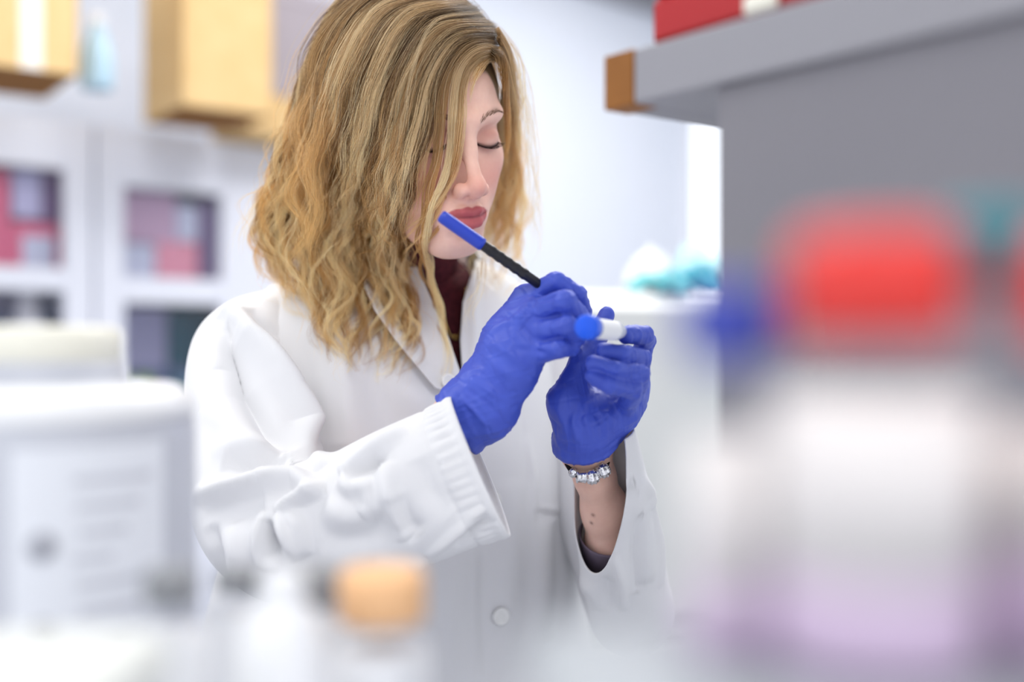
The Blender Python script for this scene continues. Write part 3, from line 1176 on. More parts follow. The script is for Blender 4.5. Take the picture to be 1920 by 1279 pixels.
# ------------------------------------------------------------------ gloves
def glove(side):
    if side == 'r':
        lo, hi = W(815, 870, .97), W(1110, 495, 1.0)
        cuffp, cuffdir = W(861, 793, .983), WR_R - EL_R
        cone0, cone1 = W(838, 806, .986), W(905, 752, .983)
    else:
        lo, hi = W(1010, 880, 1.0), W(1240, 555, 1.03)
        cuffp, cuffdir = W(1094, 814, 1.027), WR_L - EL_L
        cone0, cone1 = W(1098, 868, 1.038), W(1096, 810, 1.018)
    st = .00125
    x0, x1 = min(lo[0], hi[0]), max(lo[0], hi[0])
    s = SDF(np.arange(x0 - .005, x1 + .005, st), np.arange(.895, 1.08, st), np.arange(lo[2] - .004, hi[2] + .004, st))
    add_hand(s, side, 0.0)
    r0 = .0268 if side == 'r' else .0262
    s.cone(cone0, cone1, r0, r0 - .0015, .012)
    n = -(cuffdir / np.linalg.norm(cuffdir))
    if side == 'r':
        n = np.array([-.80, .0, -.58])
    s.plane(cuffp - n * -.004, n, (-9, -9, -9), (9, 9, 9))
    V, Q = s.mesh(1)
    N = vnormals(V, Q)
    ax = cuffdir / np.linalg.norm(cuffdir)
    t = (V - cuffp) @ ax
    q = V.copy()
    wr = np.clip(1 - t / .085, 0, 1)
    nz = value_noise(np.c_[t * 150, (V - cuffp) @ np.cross(ax, (0, 1, 0)) * 32, V[:, 1] * 32], 1.0, 3)
    nz2 = value_noise(V, 75, 5)
    # long thin creases running with the stretch of the rubber
    b1 = np.cross(ax, (0, 1, 0))
    b1 /= np.linalg.norm(b1)
    cr = value_noise(np.c_[t * 26, (V - cuffp) @ b1 * 190 + t * 40, V[:, 1] * 60], 1.0, 8)
    cr2 = value_noise(np.c_[t * 150 + V[:, 1] * 60, (V - cuffp) @ b1 * 34, V[:, 1] * 50], 1.0, 9)
    crease = np.exp(-(cr / .16) ** 2) * .00055 - np.exp(-(cr2 / .14) ** 2) * .0006
    V = V + N * ((nz * .0016 * wr) + crease + nz2 * .0006 + .0011 * np.exp(-(t / .0022) ** 2))[:, None]
    if side == 'r':
        F = [([(905, 640), (960, 598), (1020, 590)], .0035, 0.0015), ([(950, 560), (985, 575), (1012, 590)], .0025, 0.0018),
             ([(958, 650), (1010, 660), (1062, 662)], .0030, -0.0024), ([(975, 668), (1025, 680), (1050, 684)], .0030, 0.0021),
             ([(920, 640), (950, 660), (990, 690), (1040, 695)], .004, 0.0023), ([(905, 668), (950, 700), (1000, 715)], .004, 0.0018),
             ([(935, 590), (975, 610), (1005, 640)], .003, -0.0015), ([(880, 710), (920, 735), (960, 760)], .003, 0.0021),
             ([(872, 728), (905, 750), (938, 780)], .0026, -0.0019), ([(862, 745), (890, 770), (915, 800)], .0026, 0.0024),
             ([(1008, 566), (1036, 556), (1060, 545)], .0022, -.0028), ([(1016, 600), (1045, 592), (1075, 582)], .0022, -.0028), ([(1012, 642), (1045, 634), (1072, 628)], .0022, -.0026), ([(965, 590), (978, 600), (986, 606)], .010, 0.0033)]
    else:
        F = [([(1108, 690), (1150, 705), (1205, 700)], .0025, -0.0018), ([(1090, 740), (1075, 790), (1085, 830)], .003, 0.0024),
             ([(1110, 730), (1098, 785), (1110, 830)], .003, 0.0021), ([(1132, 725), (1120, 780), (1130, 820)], .003, -0.0024),
             ([(1145, 735), (1140, 775), (1150, 805)], .003, 0.0021), ([(1060, 720), (1048, 770), (1060, 815)], .004, 0.0018),
             ([(1150, 725), (1185, 735), (1205, 718)], .003, 0.0018), ([(1140, 765), (1175, 765), (1195, 742)], .003, 0.0015),
             ([(1180, 618), (1190, 628), (1186, 640)], .002, -0.0015), ([(1195, 616), (1202, 626), (1200, 638)], .002, 0.0015)]
    V = apply_folds(V, Q, F)
    return V, Q


GRV, GRQ = glove('r')
GLV, GLQ = glove('l')
for v, q in ((GRV, GRQ), (GLV, GLQ)):
    adopt(mesh_obj('glove', v, q, M['glove'], WOMAN))
for o in WOMAN.children:
    adopt(o)

# ------------------------------------------------------------------ clothes
def ring_grid(n, m):
    i, j = np.meshgrid(np.arange(n - 1), np.arange(m), indexing='ij')
    k = (j + 1) % m
    return np.stack([i * m + j, i * m + k, (i + 1) * m + k, (i + 1) * m + j], -1).reshape(-1, 4)


def trunk(table, nz, nt, grow=0.0):
    """a column of rounded sections: rows of (z, half width, half depth, forward shift)"""
    S = spline(np.array(table), nz)
    th = np.linspace(0, 2 * math.pi, nt, endpoint=False)
    P = []
    for z, a, b, f in S:
        c, s = np.cos(th), np.sin(th)
        e = 0.86
        u = (a + grow) * np.sign(c) * np.abs(c) ** e
        v = (b + grow) * np.sign(s) * np.abs(s) ** e + f
        P.append(TC + u[:, None] * TL + v[:, None] * TF + np.array([0, 0, z]))
    return np.concatenate(P), ring_grid(nz, nt)


COAT_T = [(.105, .052, .052, -.005), (.092, .072, .066, .0), (.075, .112, .084, .0), (.052, .150, .096, .0), (.016, .170, .106, .004),
          (-.04, .178, .120, .010), (-.11, .174, .130, .014), (-.20, .188, .128, .014), (-.30, .214, .128, .012), (-.42, .222, .138, .010),
          (-.58, .202, .152, .006), (-.80, .226, .172, 0)]
BLOUSE_T = [(.086, .060, .060, .006), (.074, .074, .066, .006), (.058, .104, .078, .004), (.036, .140, .086, .002),
            (.010, .158, .095, .004), (-.04, .164, .106, .010), (-.11, .160, .116, .014), (-.20, .150, .112, .012), (-.30, .150, .108, .01), (-.40, .160, .11, .01)]


def tube_sheet(P, R, ref, m, end=None):
    """sleeve: centre rows (x,y,z), half sizes (across, towards ref x axis); end: angle -> share of the length"""
    n = len(P)
    t = np.gradient(P, axis=0)
    t /= np.linalg.norm(t, axis=1)[:, None]
    th = np.linspace(0, 2 * math.pi, m, endpoint=False)
    c, s = np.cos(th), np.sin(th)
    N1 = ref - (t @ ref)[:, None] * t
    N1 /= np.linalg.norm(N1, axis=1)[:, None]
    N2 = np.cross(t, N1)
    if end is None:
        return (P[:, None, :] + R[:, None, :1] * c[None, :, None] * N1[:, None, :] + R[:, None, 1:2] * s[None, :, None] * N2[:, None, :]).reshape(-1, 3)
    out = np.zeros((n, m, 3))
    L = np.linspace(0, 1, n)
    for j in range(m):
        u = L * end(th[j])
        pj = np.stack([np.interp(u, L, P[:, k]) for k in range(3)], 1)
        n1 = np.stack([np.interp(u, L, N1[:, k]) for k in range(3)], 1)
        n2 = np.stack([np.interp(u, L, N2[:, k]) for k in range(3)], 1)
        r = np.stack([np.interp(u, L, R[:, k]) for k in range(2)], 1)
        out[:, j] = pj + r[:, :1] * c[j] * n1 + r[:, 1:2] * s[j] * n2
    return out.reshape(-1, 3)


def cloth_noise(V, Q, amp, sc, seed):
    N = vnormals(V, Q)
    return V + N * (amp * value_noise(V, sc, seed) + amp * .4 * value_noise(V, sc * 2.3, seed + 1))[:, None]


def in_poly(P, poly):
    x, y = P[:, 0], P[:, 1]
    r = np.zeros(len(P), bool)
    n = len(poly)
    for i in range(n):
        x0, y0 = poly[i]
        x1, y1 = poly[(i + 1) % n]
        c = ((y0 > y) != (y1 > y)) & (x < (x1 - x0) * (y - y0) / (y1 - y0 + 1e-9) + x0)
        r ^= c
    return r


def to_px(P):
    P = np.asarray(P)
    return np.c_[960 + FPX * P[:, 0] / P[:, 1], 639.5 - FPX * (P[:, 2] - CZ) / P[:, 1]]


def sheet(name, bvh, outline, lift, matl, parent, thick=.0016, step=6.0, curl=None, blunt=None):
    """a flap of cloth of the given outline lying on another surface, with thickness"""
    poly = np.array(outline, float)
    x0, y0 = poly.min(0)
    x1, y1 = poly.max(0)
    gx = np.arange(x0 - step, x1 + 2 * step, step)
    gy = np.arange(y0 - step, y1 + 2 * step, step)
    GX, GY = np.meshgrid(gx, gy, indexing='ij')
    G = np.c_[GX.ravel(), GY.ravel()]
    ins = in_poly(G, outline).reshape(GX.shape)
    # snap a border row of grid points onto the outline so that the edge stays clean
    seg0, seg1 = poly, np.roll(poly, -1, 0)

    def nearest(p):
        ab = seg1 - seg0
        h = np.clip(((p - seg0) * ab).sum(1) / (ab * ab).sum(1), 0, 1)
        q = seg0 + h[:, None] * ab
        return q[np.argmin(((q - p) ** 2).sum(1))]
    cell = np.zeros((len(gx) - 1, len(gy) - 1), bool)
    for a in (0, 1):
        for b in (0, 1):
            cell |= ins[a:len(gx) - 1 + a, b:len(gy) - 1 + b]
    ids, vv, ff = {}, [], []
    for i, j in np.argwhere(cell):
        q = []
        for a, b in ((0, 0), (1, 0), (1, 1), (0, 1)):
            k = (i + a, j + b)
            if k not in ids:
                p = np.array([gx[k[0]], gy[k[1]]])
                e = nearest(p)
                dist = np.linalg.norm(e - p)
                if not ins[k]:
                    p = e
                    dist = 0.0
                c, nrm = cast(bvh, *p)
                if c is None:
                    c, nrm = vv[-1] if vv else W(p[0], p[1], 1.1), np.array([0, -1.0, 0])
                up = lift if curl is None else curl(p, lift, dist)
                vdir = np.array(CAM) - c
                vdir /= np.linalg.norm(vdir)
                vdir = vdir * .5 + nrm * .8
                ids[k] = len(vv)
                vv.append(c + vdir * up)
            q.append(ids[k])
        ff.append(q)
    V = np.array(vv)
    o = mesh_obj(name, V, np.array(ff), matl, parent)
    md = o.modifiers.new('thickness', 'SOLIDIFY')
    md.thickness = thick
    md.offset = 1
    return o



# --- body of the coat
CV, CQ = trunk(COAT_T, 300, 300)
CV = cloth_noise(CV, CQ, .0022, 9, 11)
CV = apply_folds(CV, CQ, [
    ([(640, 640), (650, 760), (668, 900)], 0.0180, 0.0098), ([(690, 690), (735, 800), (760, 880)], 0.0160, -0.0070),
    ([(575, 560), (618, 690), (640, 840)], 0.0130, 0.0084), ([(600, 620), (630, 740), (640, 830)], 0.0090, -0.0056),
    ([(720, 700), (790, 760), (830, 800)], 0.0140, 0.0070), ([(960, 900), (955, 1050), (950, 1250)], 0.0180, 0.0070),
    ([(985, 820), (1000, 900), (996, 1000)], 0.0060, 0.0042), ([(1010, 980), (1012, 1100), (1005, 1250)], 0.0160, 0.0084),
    ([(1045, 975), (1055, 1080), (1050, 1230)], 0.0130, -0.0084), ([(860, 1000), (850, 1120), (845, 1260)], 0.0140, 0.0056),
    ([(898, 1010), (903, 1130), (906, 1275)], 0.0040, -0.0042), ([(890, 1010), (895, 1130), (898, 1275)], 0.0040, 0.0032),
    ([(995, 958), (1030, 963), (1064, 966)], 0.0030, -0.0045), ([(995, 951), (1030, 956), (1062, 959)], 0.0030, 0.0030),
    ([(974, 760), (985, 850), (994, 955)], 0.0030, -0.0020),
])
COAT_BVH = bvh_of(CV, CQ)
OPEN = [(754, 470), (766, 506), (797, 572), (827, 640), (852, 716), (877, 716), (872, 640), (876, 566), (890, 510), (896, 455), (830, 430), (764, 440)]
cen = CV[CQ].mean(1)
cpx = to_px(cen)
front = ((cen - TC) @ TF) > 0.02
cut = in_poly(cpx, OPEN) & front
# the neck of the coat is open too
cut |= cen[:, 2] > CZ + .088
LAB_COAT = mesh_obj('lab_coat', CV, CQ[~cut], M['coat'], WOMAN)
sm = LAB_COAT.modifiers.new('thickness', 'SOLIDIFY')
sm.thickness = .0015

# --- right sleeve (left in the photo)
Pr = spline([(*W(524, 590, 1.175), .030, .040), (*W(474, 640, 1.152), .047, .052), (*W(458, 700, 1.13), .0545, .058), (*W(474, 830, 1.08), .061, .058),
             (*W(492, 930, 1.035), .064, .056), (*W(540, 992, 1.005), .062, .054), (*W(640, 985, .988), .059, .050), (*W(765, 932, .973), .061, .045),
             (*W(835, 902, .968), .0615, .041), (*W(901, 874, .967), .0625, .038)], 260)
VIEW = np.array([.12, -1.0, .0])
VIEW /= np.linalg.norm(VIEW)
m_ = 170


def sleeve_r():
    P, R = Pr[:, :3], np.c_[Pr[:, 4], Pr[:, 3]]
    V = tube_sheet(P, R, VIEW, m_)
    Q = ring_grid(len(P), m_)
    V = cloth_noise(V, Q, .0022, 13, 21)
    F = [  # drape from the shoulder seam
        ([(388, 562), (430, 553), (474, 556)], .0030, -.0022),
        ([(432, 575), (466, 640), (520, 720), (572, 800), (606, 880)], 0.0097, 0.0262),
        ([(446, 592), (470, 640), (505, 690), (545, 745)], 0.0055, 0.0063),
        ([(418, 590), (428, 650), (455, 730), (500, 800), (540, 850)], 0.0115, -0.0230),
        ([(460, 585), (505, 640), (550, 700), (585, 760), (598, 830)], 0.0097, -0.0157),
        ([(400, 575), (402, 620), (408, 690)], 0.0055, 0.0047), ([(418, 560), (424, 600), (440, 628)], 0.0041, -0.0070),
        ([(500, 560), (545, 640), (580, 740)], 0.0092, 0.0062),
        ([(385, 760), (440, 800), (500, 840)], 0.0129, 0.0062),
        ([(420, 868), (480, 876), (545, 862)], 0.0101, -0.0139), ([(400, 845), (470, 838), (540, 850)], 0.0110, 0.0070),
        # sharp folds at the bend of the elbow
        ([(366, 932), (420, 920), (500, 908), (560, 902), (606, 924)], 0.0069, 0.0186),
        ([(380, 960), (440, 965), (500, 945)], 0.0147, -0.0085),
        ([(520, 962), (548, 944), (580, 930), (612, 918)], 0.0046, 0.0139),
        ([(522, 966), (538, 1000), (560, 1045)], 0.0055, 0.0132), ([(540, 955), (560, 985), (572, 1040)], 0.0069, 0.0093),
        ([(494, 960), (488, 1000), (496, 1050), (520, 1062)], 0.0046, 0.0116), ([(508, 975), (512, 1010), (524, 1040)], 0.0060, -0.0139),
        ([(430, 985), (450, 1040), (455, 1090)], 0.0110, 0.0093), ([(392, 985), (410, 1030), (430, 1085)], 0.0092, -0.0093),
        ([(640, 890), (690, 855), (760, 805), (822, 758)], 0.0074, 0.0116),
        ([(655, 892), (700, 870), (715, 880)], 0.0092, -0.0124), ([(640, 900), (660, 915), (700, 900)], 0.0064, 0.0085),
        ([(722, 870), (735, 940), (765, 1010)], 0.0083, 0.0116), ([(742, 930), (765, 985), (790, 1000)], 0.0092, -0.0109),
        ([(690, 900), (700, 950), (680, 965)], 0.0074, 0.0070), ([(610, 950), (650, 975), (700, 970)], 0.0110, 0.0070),
        ([(600, 1010), (680, 1000), (740, 975)], 0.0147, -0.0085), ([(790, 860), (810, 920), (850, 960)], 0.0110, -0.0062),
        ([(800, 1040), (850, 1000), (905, 950)], 0.0041, 0.0070), ([(790, 1062), (850, 1020), (920, 965)], 0.0055, -0.0078),
        ([(700, 1060), (760, 1060), (800, 1050)], 0.0092, 0.0078),
    ]
    V = apply_folds(V, Q, F)
    # stitched pleats along the hem of the cuff
    G = V.reshape(len(P), m_, 3)
    N = vnormals(V, Q).reshape(G.shape)
    L = np.r_[0, np.cumsum(np.linalg.norm(np.diff(P, axis=0), axis=1))]
    back = L[-1] - L
    band = np.exp(-((back - .016) / .009) ** 2)
    ph = np.arange(m_) / m_ * 2 * math.pi
    pl = np.sin(ph * 42 + 1.2 * np.sin(ph * 5)) * .0012
    hem = .0013 * (np.exp(-((back - .004) / .0035) ** 2) - np.exp(-((back - .027) / .002) ** 2))
    G = G + N * (band[:, None] * pl[None, :] + hem[:, None])[..., None]
    return G.reshape(-1, 3), Q


SRV, SRQ = sleeve_r()
o = mesh_obj('sleeve', SRV, SRQ, M['coat'], LAB_COAT)
sm = o.modifiers.new('thickness', 'SOLIDIFY')
sm.thickness = .0018
sm.offset = 1

# --- left sleeve (right in the photo), pushed back from the wrist and standing open
Pl = spline([(*W(985, 590, 1.30), .046, .052), (*W(1040, 680, 1.285), .048, .050), (*W(1085, 800, 1.265), .047, .050), (*W(1125, 930, 1.235), .048, .050),
             (*W(1160, 1060, 1.20), .046, .048), (*W(1180, 1140, 1.155), .042, .044), (*W(1182, 1135, 1.11), .040, .042), (*W(1168, 1060, 1.08), .0385, .040),
             (*W(1152, 985, 1.058), .0365, .037), (*W(1138, 900, 1.034), .0335, .034), (*W(1122, 815, 1.022), .0300, .031)], 260)


def sleeve_l():
    P, R = Pl[:, :3], np.c_[Pl[:, 3], Pl[:, 4]]
    ref = np.array([.93, .36, 0])

    def end(t):
        # the near side of the opening hangs lower than the far side
        c = max(0.0, math.cos(t - LS))
        return 1.0 - .205 * c ** .9
    V = tube_sheet(P, R, ref, m_, end)
    Q = ring_grid(len(P), m_)
    V = cloth_noise(V, Q, .0020, 16, 31)
    F = [([(1150, 1040), (1166, 1090), (1168, 1140)], .004, .005), ([(1185, 900), (1205, 1000), (1210, 1090)], .010, .007),
         ([(1195, 960), (1190, 1040), (1195, 1110)], .006, -.006), ([(1215, 930), (1232, 1010), (1236, 1100)], .007, .005),
         ([(1196, 900), (1214, 925), (1214, 955)], .008, .006),
         ([(1090, 1060), (1110, 1105), (1130, 1140)], .010, .004),
         ([(1130, 1052), (1140, 1090), (1140, 1140)], .006, -.004)]
    V = apply_folds(V, Q, F)
    return V, Q


LS = math.radians(-158)
SLV, SLQ = sleeve_l()
o = mesh_obj('sleeve', SLV, SLQ, M['coat'], LAB_COAT)
sm = o.modifiers.new('thickness', 'SOLIDIFY')
sm.thickness = .0016
sm.offset = 1

# --- burgundy blouse
bv, bq = trunk(BLOUSE_T, 160, 160)
bv = cloth_noise(bv, bq, .0012, 30, 41)
BLOUSE_BVH = bvh_of(bv, bq)
BLOUSE = mesh_obj('blouse', bv, bq, M['blouse'], WOMAN)
n0, n1_ = T(0, .004, .050), H(0, -.024, -.050)
nk = spline([(*n0, .075, .064), (*(n0 * .72 + n1_ * .28), .060, .057), (*(n0 * .45 + n1_ * .55), .0545, .0535), (*(n0 * .14 + n1_ * .86), .0540, .0530)], 40)
nv = tube_sheet(nk[:, :3], nk[:, 3:5], TL, 90)
nv = cloth_noise(nv, ring_grid(40, 90), .0010, 40, 43)
mesh_obj('neckband', nv, ring_grid(40, 90), M['blouse'], BLOUSE)
us = spline([(*W(1172, 1090, 1.130), .0345, .0345), (*W(1156, 1045, 1.100), .0325, .0325), (*W(1142, 992, 1.070), .0290, .0290)], 30)
uv = tube_sheet(us[:, :3], us[:, 3:5], np.array([.93, .36, 0]), 60, lambda t: 1.0 - .10 * (0.5 + .5 * math.cos(t)))
uq = ring_grid(30, 60)
u_o = mesh_obj('undersleeve', uv, uq, M['undersleeve'], BLOUSE)
u_o['label'] = 'mauve grey cuff of the shirt worn under the coat'
sm = u_o.modifiers.new('thickness', 'SOLIDIFY')
sm.thickness = .0014

# --- lapels, collar, placket, buttons
LAP_R = [(690, 455), (742, 462), (776, 505), (806, 572), (836, 640), (861, 716), (838, 738), (812, 732), (778, 690), (738, 640), (700, 585), (672, 520)]
LAP_L = [(880, 514), (866, 566), (861, 640), (866, 716), (880, 722), (900, 690), (930, 645), (962, 606), (958, 580), (922, 545), (900, 524)]


def curl_r(p, lift, dist):
    return lift + .006 * np.clip(1 - dist / 30, 0, 1)


def curl_l(p, lift, dist):
    return lift + .005 * math.exp(-((p[0] - 884 - .02 * (p[1] - 600)) / 9.0) ** 2)


o = sheet('lapel', COAT_BVH, LAP_R, .0035, M['coat'], LAB_COAT, .002, 5.0, curl_r)
o = sheet('lapel', COAT_BVH, LAP_L, .004, M['coat'], LAB_COAT, .002, 5.0, curl_l)

# stand-up collar round the neck
th = np.linspace(math.radians(-215), math.radians(35), 90)
rows = []
for z, g in ((.070, .034), (.085, .018), (.103, .012), (.112, .014), (.104, .023), (.084, .036), (.062, .056)):
    rows.append([T((.060 + g) * math.cos(t), (.056 + g * .8) * math.sin(t) - .004, z) for t in th])
MB().grid(np.array(rows)).build('collar', M['coat'], LAB_COAT, smooth=True)


def button(px, py, r, bvh=COAT_BVH, up=.002):
    c, n = cast(bvh, px, py)
    prof = [(.0, .0022), (r * .62, .0020), (r * .72, .0026), (r * .92, .0026), (r, .0016), (r, .0), (0, 0)]
    mb = MB().lathe(prof, 28, c + n * up, n)
    q = Vector((0, 0, 1)).rotation_difference(Vector(n)).to_matrix()
    for sx, sy in ((1, 1), (1, -1), (-1, 1), (-1, -1)):
        off = np.array(q @ Vector((sx * r * .2, sy * r * .2, .0024)))
        mb.lathe([(0, .0003), (r * .09, .0), (r * .09, -.0006)], 8, c + n * up + off, n)
    return mb.build('button', M['button'], LAB_COAT, smooth=True)


button(830, 722, .0078, up=.0135)
button(926, 938, .0072)
button(938, 1155, .0090)

# --- trousers and shoes below the hem (out of the frame)
for u in (-.085, .085):
    P = spline([(*T(u, 0, -.40), .098, .1), (*T(u, .01, -.74), .074, .074), (*T(u, 0, -1.17), .060, .066)], 40)
    V = tube_sheet(P[:, :3], P[:, 3:5], TL, 48)
    mesh_obj('trouser_leg', cloth_noise(V, ring_grid(40, 48), .002, 14, 5), ring_grid(40, 48), M['trousers'], WOMAN)
    s = SDF(np.arange(-.45, .2, .005), np.arange(.98, 1.42, .005), np.arange(-.005, .13, .005))
    s.cone(T(u, -.035, -1.205), T(u, .10, -1.215), .042, .036, .02)
    s.cone(T(u, .10, -1.215), T(u, .155, -1.222), .037, .026, .02)
    s.cone(T(u, -.02, -1.20), T(u, 0, -1.145), .045, .043, .02)
    s.plane((0, 0, .003), (0, 0, -1), (-9, -9, -9), (9, 9, 9))
    V, Q = s.mesh(1)
    mesh_obj('shoe', V, Q, M['shoe'], WOMAN)

# --- bracelet on her left wrist
fore = (WR_L - EL_L) / np.linalg.norm(WR_L - EL_L)
bead_px = [(1075, 887, .0044), (1090, 895, .0056), (1111, 895, .0068), (1131, 883, .0070)]
front_pts = [(1051, 832, 1.044), (1056, 852, 1.030), (1064, 872, 1.016), (1075, 887, 1.009), (1090, 895, 1.004), (1111, 895, 1.003), (1131, 883, 1.008), (1141, 862, 1.020), (1145, 842, 1.038)]
cp = [W(*q) for q in front_pts]
back = [W(1120, 818, 1.066), W(1076, 812, 1.066)]
loop = spline(np.array(cp + back + [cp[0]]), 90)
BRACELET = MB().tube(loop, .0021, 10).build('bracelet', M['cord'], WOMAN, smooth=True)
BRACELET['label'] = 'black cord bracelet with silver beads'
for i, (px, py, r) in enumerate(bead_px):
    c = W(px, py, (1.0075, 1.0020, 1.0010, 1.006)[i])
    dirn = np.array([1, .1, -.25 + .22 * i])
    if i == 1:
        prof = [(r * .3, -r * .75), (r * .9, -r * .75), (r * 1.0, -r * .6), (r * .86, -r * .5), (r * .86, r * .5), (r * 1.0, r * .6), (r * .9, r * .75), (r * .3, r * .75)]
        mb = MB().lathe(prof, 24, c, dirn)
    else:
        a = np.linspace(-1.25, 1.25, 9)
        prof = [(r * math.cos(x), r * math.sin(x)) for x in a]
        mb = MB().lathe(prof, 12, c, dirn)
        q = Vector((0, 0, 1)).rotation_difference(Vector(dirn).normalized()).to_matrix()
        for k in range(14):
            for x in (-.8, -.28, .28, .8):
                aa = (k + .5 * (x > 0)) * 2 * math.pi / 14
                off = .955 * np.array(q @ Vector((r * math.cos(x) * math.cos(aa), r * math.cos(x) * math.sin(aa), r * math.sin(x))))
                mb.lathe([(0, r * .09), (r * .09, r * .04), (r * .11, -r * .03)], 6, c + off, off)
    mb.build('bead', M['silver'], BRACELET, smooth=(i == 1))

# --- fine necklace over the blouse
pts = []
for px, py in ((800, 520), (815, 560), (832, 600), (843, 628), (850, 637), (858, 630), (864, 612), (868, 580), (872, 540)):
    c, n = cast(BLOUSE_BVH, px, py)
    if c is not None:
        pts.append(c + n * .0015)
NK = MB().tube(spline(np.array(pts), 80), .0006, 8).build('necklace', M['gold'], WOMAN, smooth=True)
NK['label'] = 'thin gold necklace with a small charm'
c, n = cast(BLOUSE_BVH, 851, 634)
mb = MB()
for k in range(6):
    a = k * math.pi / 3
    e1 = np.cross(n, (0, 0, 1.0))
    e2 = np.cross(n, e1)
    mb.lathe([(0, .0016), (.0013, .0008), (.0013, -.0008), (0, -.0016)], 8, c + n * .002 + .0026 * (math.cos(a) * e1 + math.sin(a) * e2), n)
mb.build('charm', M['gold'], NK, smooth=True)

for o in WOMAN.children:
    adopt(o)

# ------------------------------------------------------------------ hair
SR_BVH = bvh_of(SRV, SRQ)
HE_C = np.array([0, -.014, .034])
HE_R = np.array([.086, .103, .091])


def skull_depth(px, py):
    o = ((np.array(CAM) - HP) @ RH) / HS - HE_C
    d = (W(px, py, 1.0) - np.array(CAM)) @ RH / HS
    o, d = o / HE_R, d / HE_R
    a, b, c = d @ d, o @ d, o @ o - 1
    disc = b * b - a * c
    return (-b - math.sqrt(disc)) / a if disc > 0 else None, -b / a


def drape(pts, lift=.010, edge=1.10):
    """lay a hair guide given by photograph points over skull, face, coat and shoulder"""
    S = spline(np.array(pts, float), 44)
    dep, hit = [], []
    for px, py in S:
        c = []
        hd, mid = skull_depth(px, py)
        if hd is not None:
            c.append(hd - .004)
        for b in (BODY, COAT_BVH, SR_BVH):
            q, _ = cast(b, px, py)
            if q is not None and q[1] < 1.24:
                c.append(q[1] - lift)
        dep.append(min(c) if c else edge)
        hit.append(bool(c))
    dep = np.array(dep)
    base = dep.copy()
    for _ in range(30):
        dep[1:-1] = .25 * dep[:-2] + .5 * dep[1:-1] + .25 * dep[2:]
        dep = np.where(hit, np.minimum(dep, base), dep)
    return np.array([W(x, y, d) for (x, y), d in zip(S, dep)])


A_G = [
    [(946, 120), (918, 102), (884, 122), (868, 165), (866, 235), (860, 290), (844, 340), (818, 386), (776, 418), (738, 456)],
    [(942, 102), (902, 92), (862, 130), (850, 210), (846, 280), (832, 340), (810, 390), (798, 440), (804, 505), (826, 585), (842, 660), (838, 730)],
    [(938, 86), (886, 84), (840, 140), (826, 230), (820, 300), (804, 365), (794, 425), (794, 480), (812, 540), (836, 620), (848, 700)],
    [(932, 70), (862, 78), (812, 150), (796, 230), (786, 262), (766, 330), (748, 400), (744, 470), (746, 540), (770, 596), (780, 645), (758, 690), (736, 716)],
    [(924, 54), (838, 66), (784, 150), (762, 240), (740, 330), (728, 420), (734, 505), (752, 575), (736, 640), (702, 690)],
    [(902, 34), (812, 52), (754, 150), (730, 260), (708, 360), (694, 450), (704, 530), (700, 605), (664, 680)],
    [(886, 18), (782, 40), (718, 150), (690, 270), (674, 370), (654, 460), (662, 545), (646, 625), (662, 690)],
    [(866, 4), (752, 30), (688, 140), (658, 270), (638, 380), (614, 470), (624, 555), (604, 635), (640, 676)],
    [(842, -10), (716, 22), (652, 140), (620, 270), (598, 380), (578, 465), (588, 545), (606, 625)],
    [(812, -22), (684, 14), (620, 140), (586, 270), (560, 375), (534, 450), (552, 525), (580, 592)],
    [(784, -32), (660, 6), (596, 130), (560, 250), (534, 345), (508, 415), (510, 470), (540, 515), (570, 562)],
    [(756, -38), (642, 0), (582, 115), (546, 230), (518, 320), (492, 395), (484, 440), (498, 485), (530, 518)],
]
B_G = [
    [(934, 98, 1.045), (944, 114, 1.045), (950, 145, 1.06), (950, 200, 1.11), (942, 280, 1.16), (930, 360, 1.17), (916, 430, 1.17), (902, 490, 1.17), (890, 540, 1.17)],
    [(938, 82, 1.06), (950, 110, 1.08), (955, 160, 1.11), (955, 240, 1.15), (952, 340, 1.18), (944, 420, 1.18), (930, 490, 1.18), (920, 550, 1.17)],
    [(936, 66, 1.06), (953, 104, 1.09), (960, 180, 1.13), (964, 270, 1.17), (968, 370, 1.19), (962, 440, 1.19), (948, 510, 1.185), (938, 562, 1.18)],
    [(932, 52, 1.07), (956, 100, 1.10), (966, 190, 1.14), (968, 290, 1.18), (975, 390, 1.20), (974, 460, 1.20), (966, 520, 1.195), (950, 556, 1.19)],
]
# hair on the far side and the back of the head, falling behind her shoulders
C_G = []
for az in np.linspace(math.radians(180), math.radians(356), 15):
    row = []
    ca, sa = math.cos(az), math.sin(az)
    for e in np.linspace(math.radians(86), math.radians(0), 9):
        row.append(H(*(HE_C + HE_R * 1.10 * np.array([math.cos(e) * ca, math.cos(e) * sa, math.sin(e)]))))
    b = row[-1]
    out = np.array([*(b - H(*HE_C))[:2], 0])
    out /= np.linalg.norm(out)
    for k, (dz, dr) in enumerate(((-.04, .010), (-.09, .014), (-.14, .012), (-.19, .022))):
        row.append(b + out * dr + np.array([0, 0, dz]))
    C_G.append(spline(np.array(row), 44))

strands, s_col, s_rad = [], [], []
hr = np.random.default_rng(12)
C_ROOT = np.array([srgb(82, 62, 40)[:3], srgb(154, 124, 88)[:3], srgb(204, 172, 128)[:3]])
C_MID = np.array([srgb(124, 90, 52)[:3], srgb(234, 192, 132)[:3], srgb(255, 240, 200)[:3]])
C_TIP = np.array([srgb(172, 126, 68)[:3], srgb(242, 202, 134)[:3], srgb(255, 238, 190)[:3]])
TT = np.linspace(0, 1, 44)


